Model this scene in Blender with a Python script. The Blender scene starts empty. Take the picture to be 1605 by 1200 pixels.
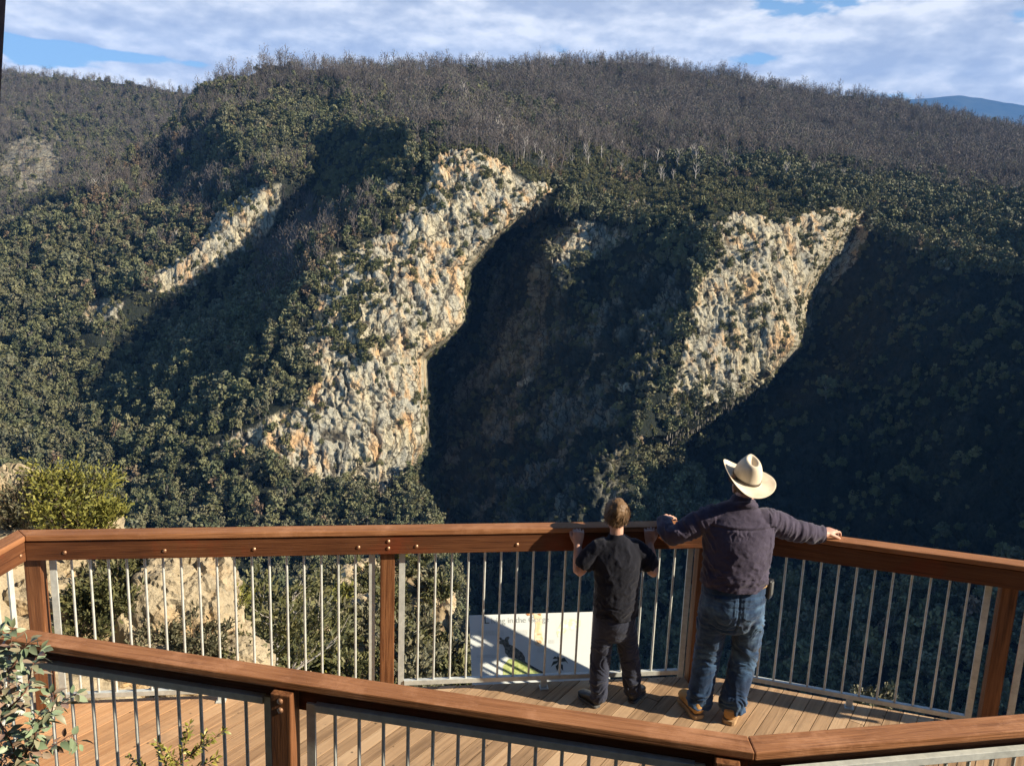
import bpy, bmesh, math, random
import numpy as np
from mathutils import Vector, Matrix, geometry

random.seed(7)
rng = np.random.default_rng(7)
scene = bpy.context.scene
COL = scene.collection
rad = math.radians

# ------------------------------------------------------------------ camera model (measured from the place's rails and posts)
CAMH = 3.2
FPX, CX, CY = 1290.0, 802.5, 600.0
_p, _r = rad(11.4), rad(2.1)
Fv = np.array([0, math.cos(_p), -math.sin(_p)])
R0 = np.array([1.0, 0, 0]); U0 = np.cross(R0, Fv)
Rv = math.cos(_r) * R0 + math.sin(_r) * U0
Uv = -math.sin(_r) * R0 + math.cos(_r) * U0
CAM = np.array([0, 0, CAMH])

def ray(u, v):
    u = np.asarray(u, float)[..., None]; v = np.asarray(v, float)[..., None]
    return Fv + Rv * (u - CX) / FPX - Uv * (v - CY) / FPX
def unD(u, v, D): return CAM + ray(u, v) * np.asarray(D, float)[..., None]
def atY(u, v, Y):
    d = ray(u, v); return CAM + d * (Y / d[..., 1:2])
def onZ(u, v, z):
    d = ray(u, v); return CAM + d * ((z - CAMH) / d[..., 2:3])

cam_d = bpy.data.cameras.new('camera'); cam = bpy.data.objects.new('camera', cam_d); COL.objects.link(cam)
cam.matrix_world = Matrix(((Rv[0], Uv[0], -Fv[0], 0), (Rv[1], Uv[1], -Fv[1], 0), (Rv[2], Uv[2], -Fv[2], CAMH), (0, 0, 0, 1)))
cam_d.sensor_width = 36; cam_d.lens = FPX / 1605 * 36
cam_d.clip_start = 0.05; cam_d.clip_end = 60000
scene.camera = cam

# ------------------------------------------------------------------ helpers
def tag(o, label=None, cat=None, group=None, kind=None):
    if label: o['label'] = label
    if cat: o['category'] = cat
    if group: o['group'] = group
    if kind: o['kind'] = kind
    return o

def link(name, me, mat=None, parent=None, smooth=False):
    o = bpy.data.objects.new(name, me); COL.objects.link(o)
    if mat is not None:
        for m in (mat if isinstance(mat, (list, tuple)) else [mat]): me.materials.append(m)
    if parent is not None: o.parent = parent
    if smooth:
        me.polygons.foreach_set('use_smooth', [True] * len(me.polygons))
    return o

def empty(name, loc, label, cat, group=None):
    o = bpy.data.objects.new(name, None); COL.objects.link(o)
    o.location = loc; o.empty_display_size = 0.1
    return tag(o, label, cat, group)

def put(child, parent):
    """parent keeping the child's world position (parents are unrotated empties or plain meshes at the origin)"""
    child.parent = parent
    child.matrix_parent_inverse = Matrix.Translation(parent.location).inverted()
    return child

def mesh_np(name, V, Fc):
    """V n x 3, Fc m x k faces"""
    V = np.ascontiguousarray(V, dtype=np.float32); Fc = np.ascontiguousarray(Fc, dtype=np.int32)
    me = bpy.data.meshes.new(name)
    me.vertices.add(len(V)); me.vertices.foreach_set('co', V.ravel())
    k = Fc.shape[1]; m = len(Fc)
    me.loops.add(m * k); me.loops.foreach_set('vertex_index', Fc.ravel())
    me.polygons.add(m)
    me.polygons.foreach_set('loop_start', np.arange(m, dtype=np.int32) * k)
    me.polygons.foreach_set('loop_total', np.full(m, k, dtype=np.int32))
    me.update(calc_edges=True)
    return me

def bm_mesh(name, bm):
    me = bpy.data.meshes.new(name); bm.to_mesh(me); bm.free(); return me

def add_box(bm, c, ax, ay, az, hx, hy, hz, bevel=0.0):
    """oriented box: centre c, unit axes, half sizes"""
    c, ax, ay, az = Vector(c), Vector(ax), Vector(ay), Vector(az)
    vs = []
    for sx in (-1, 1):
        for sy in (-1, 1):
            for sz in (-1, 1):
                vs.append(bm.verts.new(c + ax * hx * sx + ay * hy * sy + az * hz * sz))
    fs = [(0, 1, 3, 2), (4, 6, 7, 5), (0, 4, 5, 1), (2, 3, 7, 6), (0, 2, 6, 4), (1, 5, 7, 3)]
    F = [bm.faces.new([vs[i] for i in f]) for f in fs]
    bmesh.ops.recalc_face_normals(bm, faces=F)
    if bevel:
        es = list({e for f in F for e in f.edges})
        bmesh.ops.bevel(bm, geom=es, offset=bevel, segments=2, affect='EDGES', profile=0.6)

def add_prism(bm, poly, z0, z1, bevel=0.0):
    b = [bm.verts.new((p[0], p[1], z0)) for p in poly]; t = [bm.verts.new((p[0], p[1], z1)) for p in poly]
    n = len(poly); F = [bm.faces.new(b[::-1]), bm.faces.new(t)]
    for i in range(n): F.append(bm.faces.new((b[i], b[(i + 1) % n], t[(i + 1) % n], t[i])))
    bmesh.ops.recalc_face_normals(bm, faces=F)
    if bevel:
        es = list({e for f in F for e in f.edges})
        bmesh.ops.bevel(bm, geom=es, offset=bevel, segments=2, affect='EDGES', profile=0.6)

def tube_np(pts, rads, n=6, caps=True):
    """tapered tube along a polyline -> (V, F list of quads/tris as quads)"""
    pts = np.asarray(pts, float); V = []; Fq = []
    m = len(pts)
    t = np.gradient(pts, axis=0); t /= np.linalg.norm(t, axis=1)[:, None] + 1e-9
    ref = np.array([0, 0, 1.0]) if abs(t[0, 2]) < 0.9 else np.array([1.0, 0, 0])
    for i in range(m):
        a = np.cross(t[i], ref); a /= np.linalg.norm(a) + 1e-9
        b = np.cross(t[i], a)
        ang = np.arange(n) * 2 * math.pi / n
        V.append(pts[i] + rads[i] * (np.cos(ang)[:, None] * a + np.sin(ang)[:, None] * b))
    V = np.concatenate(V)
    for i in range(m - 1):
        for j in range(n):
            k = (j + 1) % n
            Fq.append((i * n + j, i * n + k, (i + 1) * n + k, (i + 1) * n + j))
    return V, np.array(Fq)

class Geo:
    """collects quads with a material index per face"""
    def __init__(s): s.V = []; s.F = []; s.M = []; s.n = 0
    def add(s, V, F, m=0):
        V = np.asarray(V, float).reshape(-1, 3); F = np.asarray(F, int)
        s.V.append(V); s.F.append(F + s.n); s.M.append(np.full(len(F), m)); s.n += len(V)
    def tube(s, pts, rads, n=5, m=0): s.add(*tube_np(pts, rads, n), m)
    def quads(s, C, A, B, m=0):
        """many free quads: centres C, half axes A, B (n x 3)"""
        n = len(C); V = np.stack([C - A - B, C + A - B, C + A + B, C - A + B], 1).reshape(-1, 3)
        s.add(V, np.arange(4 * n).reshape(n, 4), m)
    def mesh(s, name):
        me = mesh_np(name, np.concatenate(s.V), np.concatenate(s.F))
        me.polygons.foreach_set('material_index', np.concatenate(s.M).astype(np.int32)); return me

def rand_dirs(n, r=rng):
    d = r.normal(size=(n, 3)); return d / np.linalg.norm(d, axis=1)[:, None]

# ------------------------------------------------------------------ noise
def _hash(ix, iy, iz, s):
    h = (ix * 374761393 + iy * 668265263 + iz * 1274126177 + s * 974711) & 0x7fffffff
    h = ((h ^ (h >> 13)) * 1274126177) & 0x7fffffff
    h = (h ^ (h >> 16)) & 0x7fffffff
    return (h & 0xffff) / 65535.0
def vnoise(P, s=0):
    P = np.asarray(P, float); i = np.floor(P).astype(np.int64); f = P - i; f = f * f * f * (f * (f * 6 - 15) + 10)
    out = 0
    for dx in (0, 1):
        wx = f[..., 0] if dx else 1 - f[..., 0]
        for dy in (0, 1):
            wy = f[..., 1] if dy else 1 - f[..., 1]
            for dz in (0, 1):
                wz = f[..., 2] if dz else 1 - f[..., 2]
                out = out + wx * wy * wz * _hash(i[..., 0] + dx, i[..., 1] + dy, i[..., 2] + dz, s)
    return out * 2 - 1
def fbm(P, o=4, s=0, g=0.5):
    a, t, P = 1.0, 0, np.asarray(P, float)
    for k in range(o):
        t = t + a * vnoise(P, s + k * 17); P = P * 2.03; a *= g
    return t
def ss(x, a, b):
    t = np.clip((x - a) / (b - a), 0, 1); return t * t * (3 - 2 * t)

# ------------------------------------------------------------------ materials
def new_mat(name):
    m = bpy.data.materials.new(name); m.use_nodes = True
    nt = m.node_tree; b = nt.nodes['Principled BSDF']
    b.inputs['Specular IOR Level'].default_value = 0.3
    return m, nt, b
def N(nt, t, **k):
    n = nt.nodes.new(t)
    for a, v in k.items():
        if a.startswith('i_'):
            key = a[2:]
            n.inputs[int(key) if key.isdigit() else key.replace('_', ' ')].default_value = v
        else: setattr(n, a, v)
    return n
def ramp(nt, fac, stops):
    r = nt.nodes.new('ShaderNodeValToRGB'); e = r.color_ramp.elements
    while len(e) < len(stops): e.new(0.5)
    for i, (p, c) in enumerate(stops):
        e[i].position = p; e[i].color = (c[0], c[1], c[2], 1)
    nt.links.new(fac, r.inputs[0]); return r.outputs[0]
def noise(nt, scale, detail=4, rough=0.55, coord='Object', stretch=None, dist=0.0):
    tc = nt.nodes.new('ShaderNodeTexCoord'); out = tc.outputs[coord]
    if stretch is not None:
        mp = nt.nodes.new('ShaderNodeMapping'); mp.inputs['Scale'].default_value = stretch
        nt.links.new(out, mp.inputs[0]); out = mp.outputs[0]
    n = nt.nodes.new('ShaderNodeTexNoise'); n.inputs['Scale'].default_value = scale
    n.inputs['Detail'].default_value = detail; n.inputs['Roughness'].default_value = rough
    n.inputs['Distortion'].default_value = dist
    nt.links.new(out, n.inputs['Vector']); return n.outputs['Fac']
def mixc(nt, fac, a, b, mode='MIX'):
    m = nt.nodes.new('ShaderNodeMix'); m.data_type = 'RGBA'; m.blend_type = mode
    for sock, v in ((m.inputs[0], fac), (m.inputs[6], a), (m.inputs[7], b)):
        if hasattr(v, 'is_linked') or hasattr(v, 'links'): nt.links.new(v, sock)
        else: sock.default_value = v if not isinstance(v, tuple) or len(v) == 4 else (*v, 1)
    return m.outputs[2]
def mth(nt, op, a, b=None, c=None):
    m = nt.nodes.new('ShaderNodeMath'); m.operation = op
    for i, v in enumerate((a, b, c)):
        if v is None: continue
        if hasattr(v, 'links'): nt.links.new(v, m.inputs[i])
        else: m.inputs[i].default_value = v
    return m.outputs[0]
def bump(nt, b, h, dist=0.01, strength=1.0):
    n = nt.nodes.new('ShaderNodeBump'); n.inputs['Distance'].default_value = dist; n.inputs['Strength'].default_value = strength
    nt.links.new(h, n.inputs['Height']); nt.links.new(n.outputs[0], b.inputs['Normal'])
def simple_mat(name, c0, c1, scale=8, rough=0.6, bumpd=0.0, stretch=None, detail=5, spec=0.3, metal=0.0, lo=0.35, hi=0.65, coord='Object'):
    m, nt, b = new_mat(name); f = noise(nt, scale, detail, 0.6, stretch=stretch, coord=coord)
    nt.links.new(ramp(nt, f, [(lo, c0), (hi, c1)]), b.inputs['Base Color'])
    b.inputs['Roughness'].default_value = rough; b.inputs['Specular IOR Level'].default_value = spec; b.inputs['Metallic'].default_value = metal
    if bumpd: bump(nt, b, f, bumpd)
    return m

def wood_mat(name, dark, mid, light, axis, rough=0.55, spec=0.25, scale=1.0, stain=None, worn=False):
    """timber with grain along a plan direction (angle in degrees)"""
    m, nt, b = new_mat(name)
    tc = N(nt, 'ShaderNodeTexCoord'); mp = N(nt, 'ShaderNodeMapping'); mp.vector_type = 'POINT'
    mp.inputs['Rotation'].default_value = (0, 0, -rad(axis)); nt.links.new(tc.outputs['Object'], mp.inputs[0])
    mp2 = N(nt, 'ShaderNodeMapping'); mp2.inputs['Scale'].default_value = (2.2 * scale, 42 * scale, 42 * scale); nt.links.new(mp.outputs[0], mp2.inputs[0])
    n1 = N(nt, 'ShaderNodeTexNoise', i_Scale=1.0, i_Detail=7.0, i_Roughness=0.65, i_Distortion=0.6); nt.links.new(mp2.outputs[0], n1.inputs['Vector'])
    n2 = N(nt, 'ShaderNodeTexNoise', i_Scale=2.6, i_Detail=4.0); nt.links.new(tc.outputs['Object'], n2.inputs['Vector'])
    mp3 = N(nt, 'ShaderNodeMapping'); mp3.inputs['Scale'].default_value = (6 * scale, 190 * scale, 190 * scale); nt.links.new(mp.outputs[0], mp3.inputs[0])
    n3 = N(nt, 'ShaderNodeTexNoise', i_Scale=1.0, i_Detail=3.0); nt.links.new(mp3.outputs[0], n3.inputs['Vector'])
    f = mth(nt, 'ADD', mth(nt, 'MULTIPLY', n1.outputs['Fac'], 0.5), mth(nt, 'ADD', mth(nt, 'MULTIPLY', n2.outputs['Fac'], 0.3), mth(nt, 'MULTIPLY', n3.outputs['Fac'], 0.2)))
    c = ramp(nt, f, [(0.36, dark), (0.5, mid), (0.64, light)])
    if stain:
        n4 = N(nt, 'ShaderNodeTexNoise', i_Scale=1.7, i_Detail=5.0, i_Roughness=0.7); nt.links.new(tc.outputs['Object'], n4.inputs['Vector'])
        k = N(nt, 'ShaderNodeMapRange', i_1=0.54, i_2=0.7); nt.links.new(n4.outputs['Fac'], k.inputs[0])
        c = mixc(nt, mth(nt, 'MULTIPLY', k.outputs[0], 0.65), c, stain)
    if worn:
        n5 = N(nt, 'ShaderNodeTexNoise', i_Scale=3.1, i_Detail=7.0, i_Roughness=0.75); nt.links.new(tc.outputs['Object'], n5.inputs['Vector'])
        k5 = N(nt, 'ShaderNodeMapRange', i_1=0.52, i_2=0.66); nt.links.new(n5.outputs['Fac'], k5.inputs[0])
        c = mixc(nt, mth(nt, 'MULTIPLY', k5.outputs[0], 0.40), c, tuple(min(1, x * 1.35 + 0.05) for x in light))
    mp6 = N(nt, 'ShaderNodeMapping'); mp6.inputs['Scale'].default_value = (1.1, 60, 60); nt.links.new(mp.outputs[0], mp6.inputs[0])
    n6 = N(nt, 'ShaderNodeTexNoise', i_Scale=1.0, i_Detail=2.0); nt.links.new(mp6.outputs[0], n6.inputs['Vector'])
    k6 = N(nt, 'ShaderNodeMapRange', i_1=0.66, i_2=0.72); nt.links.new(n6.outputs['Fac'], k6.inputs[0])
    c = mixc(nt, mth(nt, 'MULTIPLY', k6.outputs[0], 0.7), c, tuple(0.3 * x for x in dark))     # drying checks along the grain
    nt.links.new(c, b.inputs['Base Color'])
    b.inputs['Roughness'].default_value = rough; b.inputs['Specular IOR Level'].default_value = spec
    bump(nt, b, mth(nt, 'ADD', n1.outputs['Fac'], mth(nt, 'MULTIPLY', n3.outputs['Fac'], 0.8)), 0.004)
    return m
SKY_STRENGTH = 0.05
EXPOSURE = 1.2
SKY_TINT = (0.50, 0.68, 0.82)
CLOUD_DARK = (0.232, 0.244, 0.272); CLOUD_MID = (0.32, 0.326, 0.338); CLOUD_LIT = (0.50, 0.486, 0.462)
# gaps (-) and banks (+): photo position, size in photo pixels, amount
CLOUD_BLOBS = [(850, 62, 120, 26, -0.17), (640, 92, 60, 10, 0.0), (110, 76, 130, 10, -0.15), (250, 95, 140, 10, -0.16), (60, 98, 80, 10, -0.12),
               (1300, 10, 140, 22, -0.17), (1560, 40, 90, 30, -0.12), (1150, 92, 110, 10, -0.15), (1250, 140, 60, 14, -0.12), (1420, 150, 60, 10, -0.1),
               (150, 42, 70, 20, 0.2), (700, 20, 160, 30, 0.2), (1000, 40, 140, 40, 0.12), (1450, 110, 180, 25, 0.12), (400, 60, 180, 40, 0.16), (160, 14, 160, 14, 0.12)]
HAZE = 3.8e-5
LEAF_GAIN = 2.1
# ------------------------------------------------------------------ light and sky
SUN_AZ, SUN_EL = 166.3, 29.5           # heading of the shadows in plan, elevation
_a, _e = rad(SUN_AZ), rad(SUN_EL)
LDIR = Vector((math.cos(_a) * math.cos(_e), math.sin(_a) * math.cos(_e), -math.sin(_e)))
TOSUN = -LDIR
sd = bpy.data.lights.new('sun', 'SUN'); sd.energy = 5.0; sd.angle = rad(0.53); sd.color = (1.0, 0.87, 0.68)
so = bpy.data.objects.new('sun', sd); COL.objects.link(so)
so.rotation_euler = LDIR.to_track_quat('-Z', 'Y').to_euler(); so.location = (20, -5, 30)

world = bpy.data.worlds.new('World'); scene.world = world; world.use_nodes = True
nt = world.node_tree; bg = nt.nodes['Background']
sky = N(nt, 'ShaderNodeTexSky'); sky.sky_type = 'NISHITA'; sky.sun_disc = False
sky.sun_elevation = _e; sky.sun_rotation = math.atan2(TOSUN.x, TOSUN.y)
sky.altitude = 600; sky.air_density = 1.0; sky.dust_density = 0.6; sky.ozone_density = 1.5
# clouds: broken stratocumulus on a plane far overhead, direction based
tc = N(nt, 'ShaderNodeTexCoord'); sep = N(nt, 'ShaderNodeSeparateXYZ'); nt.links.new(tc.outputs['Generated'], sep.inputs[0])
az = mth(nt, 'ARCTAN2', sep.outputs[0], sep.outputs[1])             # 0 = forward, + = right
el = mth(nt, 'ARCSINE', sep.outputs[2])
cx = mth(nt, 'MULTIPLY', az, 5.0); cy = mth(nt, 'MULTIPLY', el, 11.5)
cmb = N(nt, 'ShaderNodeCombineXYZ'); nt.links.new(cx, cmb.inputs[0]); nt.links.new(cy, cmb.inputs[1]); cmb.inputs[2].default_value = 3.7
def cloud_noise(sc, det, off, dist=0.0):
    mp = N(nt, 'ShaderNodeMapping'); mp.inputs['Location'].default_value = off; nt.links.new(cmb.outputs[0], mp.inputs[0])
    n = N(nt, 'ShaderNodeTexNoise', i_Scale=sc, i_Detail=float(det), i_Roughness=0.53, i_Distortion=dist); nt.links.new(mp.outputs[0], n.inputs['Vector']); return n.outputs['Fac']
n1 = cloud_noise(1.05, 9, (2.3, 0.4, 0)); n1b = cloud_noise(1.05, 9, (2.27, 0.50, 0))   # second sample a little higher: lit tops
n2 = cloud_noise(2.6, 9, (7, 3, 0))
def blob(a0, e0, sa, se, amp):
    da = mth(nt, 'DIVIDE', mth(nt, 'SUBTRACT', az, a0), sa); de = mth(nt, 'DIVIDE', mth(nt, 'SUBTRACT', el, e0), se)
    q = mth(nt, 'ADD', mth(nt, 'MULTIPLY', da, da), mth(nt, 'MULTIPLY', de, de))
    return mth(nt, 'MULTIPLY', mth(nt, 'EXPONENT', mth(nt, 'MULTIPLY', q, -1.0)), amp)
def skydir(u, v):
    d = ray(u, v); d = d / np.linalg.norm(d); return math.atan2(d[0], d[1]), math.asin(d[2])
cover = n1
for (u, v, wu, wv, amp) in CLOUD_BLOBS:
    a0, e0 = skydir(u, v)
    cover = mth(nt, 'ADD', cover, blob(a0, e0, wu / 1290, wv / 1290, amp))
hi = N(nt, 'ShaderNodeMapRange', i_1=rad(17), i_2=rad(30), i_3=0.0, i_4=-0.30); nt.links.new(el, hi.inputs[0])
wide = N(nt, 'ShaderNodeMapRange', i_1=rad(50), i_2=rad(85), i_3=0.0, i_4=-0.30); nt.links.new(mth(nt, 'ABSOLUTE', az), wide.inputs[0])   # the bank of cloud lies ahead; clear behind and overhead
cover = mth(nt, 'ADD', mth(nt, 'ADD', cover, hi.outputs[0]), wide.outputs[0])
cover = mth(nt, 'ADD', cover, mth(nt, 'MULTIPLY', mth(nt, 'SUBTRACT', n2, 0.5), 0.40))
dens = N(nt, 'ShaderNodeMapRange', i_1=0.31, i_2=0.375); dens.interpolation_type = 'SMOOTHSTEP'; nt.links.new(cover, dens.inputs[0])
shade = mth(nt, 'ADD', mth(nt, 'MULTIPLY', mth(nt, 'SUBTRACT', n1, n1b), 2.2), mth(nt, 'MULTIPLY', n2, 0.75))
lit = N(nt, 'ShaderNodeMapRange', i_1=0.20, i_2=0.56); nt.links.new(shade, lit.inputs[0])
ccol = ramp(nt, lit.outputs[0], [(0.0, CLOUD_DARK), (0.45, CLOUD_MID), (1.0, CLOUD_LIT)])
skym = N(nt, 'ShaderNodeVectorMath'); skym.operation = 'MULTIPLY'; skym.inputs[1].default_value = SKY_TINT; nt.links.new(sky.outputs[0], skym.inputs[0])
mist = N(nt, 'ShaderNodeMapRange', i_1=rad(3), i_2=rad(24), i_3=0.95, i_4=0.0); nt.links.new(el, mist.inputs[0])
palesky = mixc(nt, mist.outputs[0], skym.outputs[0], tuple(x / SKY_STRENGTH for x in (0.20, 0.31, 0.41)))
cm = N(nt, 'ShaderNodeVectorMath'); cm.operation = 'SCALE'; cm.inputs['Scale'].default_value = 1.0 / SKY_STRENGTH; nt.links.new(ccol, cm.inputs[0])
res = mixc(nt, dens.outputs[0], palesky, cm.outputs[0])
nt.links.new(res, bg.inputs['Color']); bg.inputs['Strength'].default_value = SKY_STRENGTH

vs = scene.view_settings; vs.view_transform = 'Standard'; vs.look = 'None'; vs.exposure = EXPOSURE; vs.gamma = 1; vs.use_curve_mapping = False
try:
    scene.cycles.use_denoising = True; scene.cycles.denoiser = 'OPENIMAGEDENOISE'
except Exception: pass
scene.cycles.max_bounces = 5; scene.cycles.diffuse_bounces = 3; scene.cycles.glossy_bounces = 2; scene.cycles.volume_bounces = 0; scene.cycles.transparent_max_bounces = 8
scene.cycles.sample_clamp_indirect = 6
# ------------------------------------------------------------------ terrain: surveyed points (bearing as photo u, v and forward distance in metres)
def tin_eval(pts, U, V, cons=()):
    """planar triangles through the surveyed points; returns forward distance at bearings U, V"""
    P2 = [Vector((p[0], p[1])) for p in pts]
    vo, eo, fo, ov, oe, of = geometry.delaunay_2d_cdt(P2, list(cons), [], 0, 1e-4)
    idx = [o[0] if len(o) else -1 for o in ov]
    inv = np.zeros(len(vo))
    for k, o in enumerate(idx):
        if o >= 0: inv[k] = 1.0 / pts[o][2]
        else:
            q = min(range(len(pts)), key=lambda i: (P2[i] - vo[k]).length); inv[k] = 1.0 / pts[q][2]
    W = np.full(U.shape, np.nan); Uf, Vf, Wf = U.ravel(), V.ravel(), W.ravel()
    X = np.array([[v[0], v[1]] for v in vo])
    for f in fo:
        for k in range(1, len(f) - 1):
            a, b, c = f[0], f[k], f[k + 1]
            T = X[[a, b, c]]; lo, hi = T.min(0) - 0.5, T.max(0) + 0.5
            s = np.nonzero((Uf >= lo[0]) & (Uf <= hi[0]) & (Vf >= lo[1]) & (Vf <= hi[1]))[0]
            if not len(s): continue
            d = (T[1, 1] - T[2, 1]) * (T[0, 0] - T[2, 0]) + (T[2, 0] - T[1, 0]) * (T[0, 1] - T[2, 1])
            if abs(d) < 1e-9: continue
            l0 = ((T[1, 1] - T[2, 1]) * (Uf[s] - T[2, 0]) + (T[2, 0] - T[1, 0]) * (Vf[s] - T[2, 1])) / d
            l1 = ((T[2, 1] - T[0, 1]) * (Uf[s] - T[2, 0]) + (T[0, 0] - T[2, 0]) * (Vf[s] - T[2, 1])) / d
            l2 = 1 - l0 - l1; ok = (l0 > -1e-3) & (l1 > -1e-3) & (l2 > -1e-3)
            Wf[s[ok]] = l0[ok] * inv[a] + l1[ok] * inv[b] + l2[ok] * inv[c]
    bad = np.nonzero(np.isnan(Wf))[0]
    if len(bad):
        good = np.nonzero(~np.isnan(Wf))[0]
        W2 = Wf.reshape(U.shape)
        for j in range(W2.shape[1]):
            col = W2[:, j]; g = np.nonzero(~np.isnan(col))[0]
            if len(g): col[:] = np.interp(np.arange(len(col)), g, col[g])
        g = np.nonzero(~np.isnan(W2[0]))[0]
        for i in range(W2.shape[0]):
            r = W2[i]; g = np.nonzero(~np.isnan(r))[0]
            if len(g): r[:] = np.interp(np.arange(len(r)), g, r[g])
    return 1.0 / Wf.reshape(U.shape)

def blur(A, s):
    r = int(3 * s); k = np.exp(-0.5 * (np.arange(-r, r + 1) / s) ** 2); k /= k.sum()
    for ax in (0, 1):
        pad = [(0, 0), (0, 0)]; pad[ax] = (r, r); B = np.pad(A, pad, mode='edge')
        A = sum(k[i] * np.take(B, range(i, i + A.shape[ax]), axis=ax) for i in range(2 * r + 1))
    return A

def in_poly(U, V, poly):
    ins = np.zeros(U.shape, bool); n = len(poly)
    for i in range(n):
        x0, y0 = poly[i]; x1, y1 = poly[(i + 1) % n]
        c = ((y0 > V) != (y1 > V)) & (U < (x1 - x0) * (V - y0) / (y1 - y0 + 1e-12) + x0)
        ins ^= c
    return ins

MAIN = [
 # skyline (ground under the trees)
 (-400,520,600),(-120,425,700),(0,362,770),(60,337,800),(150,290,850),(230,238,905),(310,142,970),(350,119,985),(420,106,1010),(520,105,1060),(600,112,1110),(700,112,1180),(800,112,1250),(880,104,1320),(980,97,1380),(1080,113,1400),(1180,133,1420),(1300,151,1450),(1420,168,1480),(1520,188,1500),(1605,205,1520),(1800,250,1500),(2100,320,1400),
 # upper slopes
 (400,165,930),(500,155,960),(640,155,1000),(760,160,1080),(850,180,1010),(1000,180,1150),(1150,190,1180),(1200,225,1040),(1350,230,1160),(1480,250,1150),(1605,300,900),(1800,340,800),(2100,400,650),
 (360,220,850),(450,210,850),(560,200,830),(640,205,770),(750,205,730),(850,240,715),(1000,260,850),(1100,290,730),(1200,300,715),(1400,300,900),(1500,330,780),
 # left shoulder, ribs and gullies
 (300,230,880),(250,300,850),(330,270,840),(-250,560,560),(0,430,690),(100,400,720),(200,360,760),(290,330,790),
 (430,287,715),(350,352,690),(300,395,668),(245,432,655),(190,470,640),(150,520,620),
 (215,400,735),(165,440,700),(90,490,665),
 (505,285,750),(464,365,720),(408,428,692),(345,480,680),(270,520,660),(220,580,640),(160,640,600),(100,690,555),
 (610,272,612),(560,345,570),(520,395,545),(480,450,530),(430,530,510),(380,590,500),(310,650,490),(230,700,480),
 (0,560,600),(0,650,545),(-250,680,500),(0,720,490),(110,725,490),
 # cliff one
 (650,250,600),(690,243,592),(740,245,598),(790,262,604),(830,282,610),(858,294,616),
 (600,320,575),(680,330,572),(760,330,585),(842,305,602),(560,420,535),(640,420,540),(728,420,558),(776,364,574),
 (520,520,508),(600,500,515),(655,505,528),(720,500,547),(480,600,492),(560,590,497),(692,530,534),(658,560,522),(660,640,510),
 (420,640,487),(520,680,484),(600,690,492),(662,695,504),(636,745,490),(330,712,475),(440,728,472),(520,752,474),(600,766,482),
 # dark recess between the two cliffs and its left-facing wall
 (868,300,640),(858,330,700),(794,375,740),(746,428,755),(738,505,745),(712,536,738),(678,566,730),(678,640,690),(680,694,665),(655,752,610),
 (868,330,632),(868,428,608),(800,430,690),(800,560,650),(870,500,622),(940,500,588),(1000,470,572),(850,620,600),(760,690,615),(850,720,560),(940,640,548),
 (905,355,640),(960,352,650),(950,402,625),(1000,385,606),(1055,350,600),(960,320,690),(1020,320,690),(1060,420,570),
 # cliff two
 (1110,335,572),(1180,332,590),(1260,335,606),(1322,345,622),(1096,430,548),(1180,430,560),(1258,458,582),(1082,510,536),(1070,570,524),(1160,560,540),(1248,540,560),(1340,352,720),(1275,462,700),(1264,545,680),(1205,604,620),(1060,702,560),
 (1020,610,506),(985,690,488),(1045,690,500),(1120,640,522),(1188,586,546),(930,760,470),
 # right amphitheatre: wall below a level rim
 (1385,366,690),(1425,385,660),(1480,400,618),(1605,428,553),(1750,452,452),(2000,482,370),(2300,520,300),
 (1350,470,660),(1420,470,608),(1500,500,545),(1605,520,480),(1345,600,575),(1420,650,510),(1500,650,455),(1605,680,400),(1750,600,380),(2000,680,290),(2300,700,240),
 (1200,700,520),(1100,780,485),(1200,850,440),(1345,800,450),(1500,830,385),(1605,850,350),(2000,900,250),
 # gorge floor side
 (672,790,570),(700,850,545),(722,900,525),(740,960,495),(752,1020,465),(762,1090,435),(800,800,515),(800,900,480),(800,1000,440),(800,1100,405),(1000,850,445),(1000,1000,390),(1300,1000,350),(1605,1000,290),
 # near spur, wooded
 (-400,740,450),(0,795,455),(300,790,448),(440,775,452),(560,790,458),(640,785,452),(654,790,450),(690,858,430),(708,905,418),(716,960,402),(724,1020,385),(730,1090,368),
 (0,950,390),(300,950,385),(550,930,398),(0,1080,330),(300,1080,325),(550,1080,345),(-400,1000,330),
 (-400,1320,200),(0,1320,240),(300,1320,250),(650,1320,270),(800,1320,300),(1300,1320,250),(1605,1320,220),(2300,1320,150)]
SKY_MAIN = [(p[0], p[1]) for p in MAIN[:23]]
FAR_L = [(-500,80,2000),(-200,96,1900),(0,113,1800),(150,126,1720),(240,138,1650),(330,152,1600),(420,170,1560),
 (-500,200,1600),(0,190,1480),(150,200,1480),(300,220,1450),(420,260,1400),(-300,300,1250),(0,262,1260),(120,262,1240),(240,270,1260),
 (-300,360,1080),(0,318,1090),(100,318,1085),(230,330,1080),(420,400,1000),(-300,460,900),(0,420,930),(200,420,930),(-500,600,750),(0,600,760),(420,600,760)]
SKY_FARL = [(p[0], p[1]) for p in FAR_L[:7]]
BLUE = [(1250,190,11500),(1380,166,11500),(1425,158,11600),(1470,153,11700),(1505,150,11800),(1540,154,11800),(1575,162,11800),(1650,175,11600),(1800,195,11500),(2100,215,11500),
 (1250,300,9000),(1425,300,9000),(1600,320,9000),(1800,320,9000),(2100,330,9000)]
SKY_BLUE = [(p[0], p[1]) for p in BLUE[:10]]

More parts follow.
